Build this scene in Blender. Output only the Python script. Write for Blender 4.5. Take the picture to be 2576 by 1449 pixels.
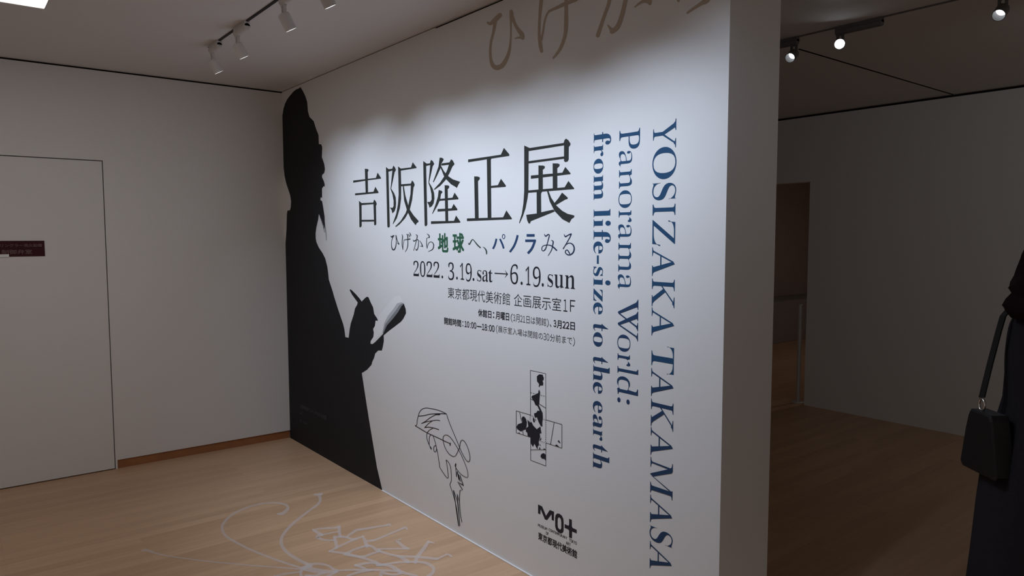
import bpy, bmesh, math, random
from math import sin, cos, pi, radians
from mathutils import Vector, Matrix, Quaternion
from mathutils.geometry import tessellate_polygon

for _o in list(bpy.data.objects):
    bpy.data.objects.remove(_o, do_unlink=True)
scene = bpy.context.scene
COL = scene.collection
random.seed(4)

# ------------------------------------------------------------------ camera, world, exposure
H = 2.7037          # ceiling height
LEN = 4.0212        # length of the lettered wall
THK = 0.304         # its thickness
XR = 4.2116         # plane of the far right wall
cam_data = bpy.data.cameras.new('camera')
cam_data.sensor_fit = 'HORIZONTAL'
cam_data.sensor_width = 36.0
cam_data.lens = 25.3504
cam_data.clip_start = 0.05
cam = bpy.data.objects.new('camera', cam_data)
COL.objects.link(cam)
cam.location = (-2.11004, -5.50772, 1.6)
cam.rotation_euler = (1.4980272, 0.0017249, -0.6696849)
scene.camera = cam

world = bpy.data.worlds.new('gallery_ambient')
scene.world = world
world.use_nodes = True
bg = world.node_tree.nodes['Background']
bg.inputs['Color'].default_value = (1.0, 0.92, 0.87, 1)
bg.inputs['Strength'].default_value = 0.138

vs = scene.view_settings
vs.view_transform = 'Standard'
vs.look = 'None'
vs.exposure = 0.0
vs.gamma = 1.0
vs.use_curve_mapping = False

# ------------------------------------------------------------------ materials
def mat(name, col, rough=0.6, spec=0.5, metal=0.0, noise=0.0, scale=8.0, bump=0.0, bscale=200.0):
    m = bpy.data.materials.new(name)
    m.use_nodes = True
    nt = m.node_tree
    b = nt.nodes['Principled BSDF']
    b.inputs['Base Color'].default_value = (*col, 1)
    b.inputs['Roughness'].default_value = rough
    b.inputs['Specular IOR Level'].default_value = spec
    b.inputs['Metallic'].default_value = metal
    tc = nt.nodes.new('ShaderNodeTexCoord')
    if noise:
        n = nt.nodes.new('ShaderNodeTexNoise')
        n.inputs['Scale'].default_value = scale
        n.inputs['Detail'].default_value = 4
        nt.links.new(tc.outputs['Object'], n.inputs['Vector'])
        mx = nt.nodes.new('ShaderNodeMix'); mx.data_type = 'RGBA'
        mx.inputs['A'].default_value = (*[c * (1 - noise) for c in col], 1)
        mx.inputs['B'].default_value = (*[min(1, c * (1 + noise)) for c in col], 1)
        nt.links.new(n.outputs['Fac'], mx.inputs['Factor'])
        nt.links.new(mx.outputs['Result'], b.inputs['Base Color'])
    if bump:
        n2 = nt.nodes.new('ShaderNodeTexNoise')
        n2.inputs['Scale'].default_value = bscale
        nt.links.new(tc.outputs['Object'], n2.inputs['Vector'])
        bp = nt.nodes.new('ShaderNodeBump')
        bp.inputs['Strength'].default_value = bump
        bp.inputs['Distance'].default_value = 0.001
        nt.links.new(n2.outputs['Fac'], bp.inputs['Height'])
        nt.links.new(bp.outputs['Normal'], b.inputs['Normal'])
    return m

def emit(name, col, strength):
    m = bpy.data.materials.new(name)
    m.use_nodes = True
    nt = m.node_tree
    b = nt.nodes['Principled BSDF']
    b.inputs['Base Color'].default_value = (0.8, 0.8, 0.8, 1)
    b.inputs['Emission Color'].default_value = (*col, 1)
    b.inputs['Emission Strength'].default_value = strength
    return m

def wood_floor():
    m = bpy.data.materials.new('plank_flooring')
    m.use_nodes = True
    nt = m.node_tree; N = nt.nodes; L = nt.links
    b = N['Principled BSDF']
    tc = N.new('ShaderNodeTexCoord')
    br = N.new('ShaderNodeTexBrick')
    br.offset = 0.43; br.offset_frequency = 2
    br.inputs['Scale'].default_value = 1.0
    br.inputs['Brick Width'].default_value = 1.35
    br.inputs['Row Height'].default_value = 0.068
    br.inputs['Mortar Size'].default_value = 0.0007
    br.inputs['Mortar Smooth'].default_value = 0.2
    br.inputs['Bias'].default_value = 0.0
    br.inputs['Color1'].default_value = (0.0, 0.0, 0.0, 1)
    br.inputs['Color2'].default_value = (1, 1, 1, 1)
    br.inputs['Mortar'].default_value = (0.4, 0.4, 0.4, 1)
    L.new(tc.outputs['Object'], br.inputs['Vector'])
    mp = N.new('ShaderNodeMapping')
    mp.inputs['Scale'].default_value = (1.2, 16, 1)
    L.new(tc.outputs['Object'], mp.inputs['Vector'])
    gr = N.new('ShaderNodeTexNoise')
    gr.inputs['Scale'].default_value = 2.2; gr.inputs['Detail'].default_value = 6; gr.inputs['Roughness'].default_value = 0.6
    L.new(mp.outputs['Vector'], gr.inputs['Vector'])
    mx = N.new('ShaderNodeMix'); mx.data_type = 'FLOAT'
    mx.inputs['Factor'].default_value = 0.68
    L.new(br.outputs['Color'], mx.inputs['A']); L.new(gr.outputs['Fac'], mx.inputs['B'])
    rp = N.new('ShaderNodeValToRGB')
    rp.color_ramp.elements[0].position = 0.1
    rp.color_ramp.elements[0].color = (0.46, 0.275, 0.16, 1)
    rp.color_ramp.elements[1].position = 0.9
    rp.color_ramp.elements[1].color = (0.68, 0.445, 0.275, 1)
    L.new(mx.outputs['Result'], rp.inputs['Fac'])
    dk = N.new('ShaderNodeMix'); dk.data_type = 'RGBA'
    dk.inputs['B'].default_value = (0.16, 0.10, 0.06, 1)
    ml = N.new('ShaderNodeMath'); ml.operation = 'MULTIPLY'; ml.inputs[1].default_value = 0.2
    L.new(br.outputs['Fac'], ml.inputs[0])
    L.new(ml.outputs[0], dk.inputs['Factor'])
    L.new(rp.outputs['Color'], dk.inputs['A'])
    L.new(dk.outputs['Result'], b.inputs['Base Color'])
    b.inputs['Roughness'].default_value = 0.38
    b.inputs['Specular IOR Level'].default_value = 0.35
    return m

M = {
    'wall': mat('white_wall_paint', (0.80, 0.78, 0.76), 0.85, 0.2, noise=0.015, scale=1.5, bump=0.05),
    'print_wall': mat('white_printed_wall', (0.80, 0.79, 0.78), 0.75, 0.25, noise=0.01, scale=1.2),
    'ceiling': mat('ceiling_paint', (0.74, 0.715, 0.70), 0.9, 0.1, noise=0.02, scale=1.0),
    'floor': wood_floor(),
    'gap': mat('dark_shadow_gap', (0.02, 0.014, 0.012), 0.9, 0.1),
    'skirting': mat('stained_wood_skirting', (0.36, 0.15, 0.06), 0.5, 0.3, noise=0.25, scale=9),
    'door': mat('white_door_paint', (0.79, 0.77, 0.75), 0.7, 0.25, noise=0.012, scale=2),
    'white_lip': mat('added_white_lip', (0.9, 0.9, 0.9), 0.5, 0.4),
    'black_print': mat('black_silhouette_print', (0.018, 0.0175, 0.0195), 0.7, 0.2, noise=0.12, scale=3),
    'ink': mat('charcoal_vinyl', (0.030, 0.033, 0.030), 0.6, 0.25),
    'ink2': mat('slate_vinyl', (0.020, 0.020, 0.028), 0.6, 0.25),
    'ink3': mat('slate_pen_vinyl', (0.045, 0.046, 0.055), 0.6, 0.25),
    'green': mat('green_vinyl', (0.030, 0.115, 0.062), 0.6, 0.25),
    'dark_green': mat('grey_green_vinyl', (0.042, 0.075, 0.062), 0.6, 0.25),
    'navy': mat('navy_vinyl', (0.024, 0.062, 0.150), 0.6, 0.25),
    'navy2': mat('dark_navy_vinyl', (0.022, 0.042, 0.085), 0.6, 0.25),
    'blue': mat('steel_blue_vinyl', (0.020, 0.075, 0.165), 0.6, 0.25),
    'blue2': mat('deep_blue_vinyl', (0.022, 0.058, 0.135), 0.6, 0.25),
    'sand': mat('sand_brown_vinyl', (0.48, 0.39, 0.31), 0.7, 0.2),
    'page': mat('pale_page_print', (0.85, 0.845, 0.84), 0.75, 0.25),
    'wisp': mat('grey_wisp_print', (0.25, 0.26, 0.27), 0.75, 0.2),
    'shade2': mat('light_grey_print', (0.52, 0.52, 0.53), 0.75, 0.2),
    'caption': mat('grey_caption_print', (0.10, 0.10, 0.10), 0.7, 0.2),
    'maroon': mat('maroon_sign_plate', (0.050, 0.006, 0.010), 0.6, 0.25),
    'sign_text': mat('faded_sign_lettering', (0.19, 0.12, 0.12), 0.6, 0.3),
    'label_white': mat('white_label_tape', (0.85, 0.85, 0.84), 0.6, 0.3),
    'fixture': mat('white_fixture_paint', (0.64, 0.61, 0.59), 0.5, 0.4),
    'fixture_dark': mat('grey_fixture_paint', (0.16, 0.15, 0.15), 0.5, 0.4),
    'track': mat('black_track', (0.012, 0.010, 0.010), 0.5, 0.3),
    'lamp_lens': emit('lamp_lens_glow', (0.9, 0.96, 1.0), 5.0),
    'deep_lens': emit('deep_lamp_lens_glow', (0.9, 0.96, 1.0), 2.2),
    'bright_lens': emit('bright_lamp_lens_glow', (0.88, 0.95, 1.0), 14.0),
    'panel': emit('ceiling_panel_diffuser', (1.0, 0.99, 0.97), 3.7),
    'steel': mat('pale_grey_metal', (0.62, 0.61, 0.59), 0.4, 0.5, 0.25),
    'plinth': mat('grey_plinth_paint', (0.34, 0.32, 0.31), 0.8, 0.2),
    'dark_room': mat('dim_room_paint', (0.66, 0.58, 0.54), 0.9, 0.1),
    'hair': mat('dark_brown_hair', (0.012, 0.004, 0.006), 0.85, 0.1, noise=0.4, scale=60),
    'skin': mat('skin', (0.55, 0.36, 0.28), 0.55, 0.35, noise=0.05, scale=20),
    'coat': mat('black_coat_cloth', (0.021, 0.018, 0.021), 0.95, 0.1, noise=0.2, scale=120, bump=0.3, bscale=400),
    'bag': mat('black_bag_leather', (0.009, 0.008, 0.008), 0.5, 0.4, bump=0.2, bscale=300),
    'buckle': mat('silver_buckle', (0.8, 0.75, 0.7), 0.3, 0.5, 1.0),
    'shoe': mat('black_shoe_leather', (0.012, 0.012, 0.012), 0.4, 0.4),
    'eye': mat('eye_white', (0.8, 0.78, 0.75), 0.3, 0.5),
    'lips': mat('lip_skin', (0.45, 0.18, 0.16), 0.5, 0.4),
}

def film(name, col, alpha):
    m = mat(name, col, 0.55, 0.3)
    m.node_tree.nodes['Principled BSDF'].inputs['Alpha'].default_value = alpha
    return m
M['film'] = film('translucent_floor_film', (0.82, 0.76, 0.74), 0.38)

# ------------------------------------------------------------------ object helpers
def link(name, me, m=None, parent=None, loc=None):
    o = bpy.data.objects.new(name, me)
    COL.objects.link(o)
    if m is not None:
        me.materials.append(m)
    if parent is not None:
        o.parent = parent
    if loc is not None:
        o.location = loc
    return o

def obj(name, bm, m, parent=None, loc=None, smooth=False):
    """bm holds coordinates local to the parent (or to loc)"""
    me = bpy.data.meshes.new(name)
    bm.normal_update()
    bm.to_mesh(me); bm.free()
    if smooth:
        for p in me.polygons: p.use_smooth = True
    return link(name, me, m, parent, loc)

def root(name, loc, label, cat, group=None, rz=0.0):
    o = bpy.data.objects.new(name, None)
    COL.objects.link(o)
    o.empty_display_size = 0.1
    o.location = loc
    o.rotation_euler = (0, 0, rz)
    return tag(o, label, cat, group)

def tag(o, label, cat, group=None):
    o['label'] = label; o['category'] = cat
    if group: o['group'] = group
    return o

def struct(o, label=None, cat=None):
    o['kind'] = 'structure'
    if label: o['label'] = label
    if cat: o['category'] = cat
    return o

def add_box(bm, c0, c1, bevel=0.0):
    x0, y0, z0 = c0; x1, y1, z1 = c1
    r = bmesh.ops.create_cube(bm, size=1.0)
    vsx = r['verts']
    for v in vsx:
        v.co = Vector(((x0 + x1) / 2 + v.co.x * (x1 - x0), (y0 + y1) / 2 + v.co.y * (y1 - y0), (z0 + z1) / 2 + v.co.z * (z1 - z0)))
    if bevel:
        es = list({e for v in vsx for e in v.link_edges})
        bmesh.ops.bevel(bm, geom=es, offset=bevel, segments=2, affect='EDGES')
    return bm

def box(c0, c1, bevel=0.0):
    return add_box(bmesh.new(), c0, c1, bevel)

def add_lathe(bm, prof, p0, axis, seg=24, close=True):
    """rings of (distance along axis, radius)"""
    axis = Vector(axis).normalized()
    q = axis.to_track_quat('Z', 'Y')
    rings = []
    for d, r in prof:
        rings.append([bm.verts.new(Vector(p0) + q @ Vector((r * cos(2 * pi * i / seg), r * sin(2 * pi * i / seg), d))) for i in range(seg)])
    for a, b in zip(rings, rings[1:]):
        for i in range(seg):
            bm.faces.new((a[i], a[(i + 1) % seg], b[(i + 1) % seg], b[i]))
    if close:
        bm.faces.new(rings[0][::-1]); bm.faces.new(rings[-1])
    return bm

def lathe(prof, p0=(0, 0, 0), axis=(0, 0, 1), seg=24, close=True):
    return add_lathe(bmesh.new(), prof, p0, axis, seg, close)

# ------------------------------------------------------------------ flat graphics
def to_wall(u, v, d=0.0):      # lettered wall: u metres from the corner, v height
    return Vector((-d, -u, v))
def to_floor(x, y, d=0.0):
    return Vector((x, y, d))
def to_back(x, z, d=0.0):
    return Vector((x, -d, z))

def add_polys(bm, shapes, place, d, origin):
    """shapes in tenths of a millimetre: p = outline, h = outline with holes, s = strip"""
    for k, s in enumerate(shapes):
        dd = d + 0.00006 * k
        if 's' in s:
            a = [bm.verts.new(place(p[0] / 1e4, p[1] / 1e4, dd) - origin) for p in s['s'][0]]
            b = [bm.verts.new(place(p[0] / 1e4, p[1] / 1e4, dd) - origin) for p in s['s'][1]]
            for i in range(len(a) - 1):
                bm.faces.new((a[i], a[i + 1], b[i + 1], b[i]))
        else:
            loops = [s['p']] if 'p' in s else s['h']
            add_loops(bm, [[(p[0] / 1e4, p[1] / 1e4) for p in lp] for lp in loops], place, dd, origin)

def add_loops(bm, loops, place, d, origin):
    flat = [p for lp in loops for p in lp]
    vv = [bm.verts.new(place(p[0], p[1], d) - origin) for p in flat]
    for t in tessellate_polygon([[Vector((p[0], p[1], 0)) for p in lp] for lp in loops]):
        if len(set(t)) == 3:
            try: bm.faces.new([vv[i] for i in t])
            except ValueError: pass

# outlines of type from the default font
_fc = bpy.data.curves.new('glyph_source', 'FONT')
_fc.fill_mode = 'NONE'
_fc.resolution_u = 5
_fo = bpy.data.objects.new('glyph_source', _fc)
COL.objects.link(_fo)
_cache = {}

def area(lp):
    return 0.5 * sum(a[0] * b[1] - b[0] * a[1] for a, b in zip(lp, lp[1:] + lp[:1]))

def inside(p, lp):
    c = False
    for a, b in zip(lp, lp[1:] + lp[:1]):
        if (a[1] > p[1]) != (b[1] > p[1]) and p[0] < (b[0] - a[0]) * (p[1] - a[1]) / (b[1] - a[1]) + a[0]:
            c = not c
    return c

def glyph(ch):
    """closed outlines of a character, outer ones anticlockwise, holes clockwise, as groups (outer, holes)"""
    if ch in _cache: return _cache[ch]
    _fc.body = ch
    dg = bpy.context.evaluated_depsgraph_get()
    dg.update()
    me = _fo.evaluated_get(dg).to_mesh()
    nb = {}
    for e in me.edges:
        a, b = e.vertices
        nb.setdefault(a, []).append(b); nb.setdefault(b, []).append(a)
    co = [(v.co.x, v.co.y) for v in me.vertices]
    seen = set(); loops = []
    for s in nb:
        if s in seen: continue
        lp = [s]; seen.add(s); cur = s
        while True:
            nx = [n for n in nb[cur] if n not in seen]
            if not nx: break
            cur = nx[0]; seen.add(cur); lp.append(cur)
        pts = []
        for i in lp:
            p = co[i]
            if not pts or (abs(p[0] - pts[-1][0]) + abs(p[1] - pts[-1][1])) > 1e-5: pts.append(p)
        if len(pts) > 2: loops.append(pts)
    _fo.evaluated_get(dg).to_mesh_clear()
    depth = [sum(inside(lp[0], l2) for l2 in loops if l2 is not lp) for lp in loops]
    out = []
    for lp, dp in zip(loops, depth):
        if (area(lp) > 0) != (dp % 2 == 0): lp.reverse()
    for i, (lp, dp) in enumerate(zip(loops, depth)):
        if dp % 2 == 0:
            out.append([lp] + [l2 for l2, d2 in zip(loops, depth) if d2 == dp + 1 and inside(l2[0], lp)])
    _cache[ch] = out
    return out

def fatten(groups, ox, oy):
    if not ox and not oy: return groups
    res = []
    for g in groups:
        ng = []
        for lp in g:
            n = len(lp); q = []
            for i in range(n):
                a, b, c = lp[i - 1], lp[i], lp[(i + 1) % n]
                d1 = Vector((b[0] - a[0], b[1] - a[1])); d2 = Vector((c[0] - b[0], c[1] - b[1]))
                if d1.length < 1e-9 or d2.length < 1e-9: q.append(b); continue
                d1.normalize(); d2.normalize()
                n1 = Vector((d1.y, -d1.x)); n2 = Vector((d2.y, -d2.x))
                m = n1 + n2
                if m.length < 0.3: m = n1
                else: m = m / max(0.5, m.length_squared / 2)
                q.append((b[0] + m.x * ox, b[1] + m.y * oy))
            ng.append(q)
        res.append(ng)
    return res

def bounds(groups):
    xs = [p[0] for g in groups for lp in g for p in lp]; ys = [p[1] for g in groups for lp in g for p in lp]
    return min(xs), max(xs), min(ys), max(ys)

def serif(c):
    if 'A' <= c <= 'Z': return chr(0x1D400 + ord(c) - 65)
    if 'a' <= c <= 'z': return chr(0x1D41A + ord(c) - 97)
    return c

def typeset(text, ox, oy):
    """pack characters on one line; wide characters keep their cell"""
    x = 0.0; out = []
    for ch in text:
        gs = fatten(glyph(ch), ox, oy)
        if not gs: x += 0.3; continue
        a, b, _, _ = bounds(gs)
        cjk = ord(ch) > 0x2E80 and not (0xFF01 <= ord(ch) <= 0xFF5E)
        if cjk: dx = x; adv = 1.0
        else: dx = x - a + 0.04; adv = (b - a) + 0.10
        out += [[[(p[0] + dx, p[1]) for p in lp] for lp in g] for g in gs]
        x += adv
    return out

def fit_text(bm, text, u0, u1, v0, v1, place, d, origin, ox=0.0, oy=0.0):
    gs = typeset(text, min(ox, 0), min(oy, 0))
    if ox > 0:                      # heavier weight: the same outline set five times, slightly apart
        gs = [[[(p[0] + sx * ox, p[1] + sy * oy) for p in lp] for lp in g]
              for sx, sy in ((0, 0), (-1, -1), (1, -1), (1, 1), (-1, 1)) for g in gs]
    a, b, c, e = bounds(gs)
    for k_, g in enumerate(gs):
        add_loops(bm, [[(u0 + (p[0] - a) / (b - a) * (u1 - u0), v0 + (p[1] - c) / (e - c) * (v1 - v0)) for p in lp] for lp in g], place, d + (5 * k_ // len(gs)) * .00008 if ox > 0 else d, origin)

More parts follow.
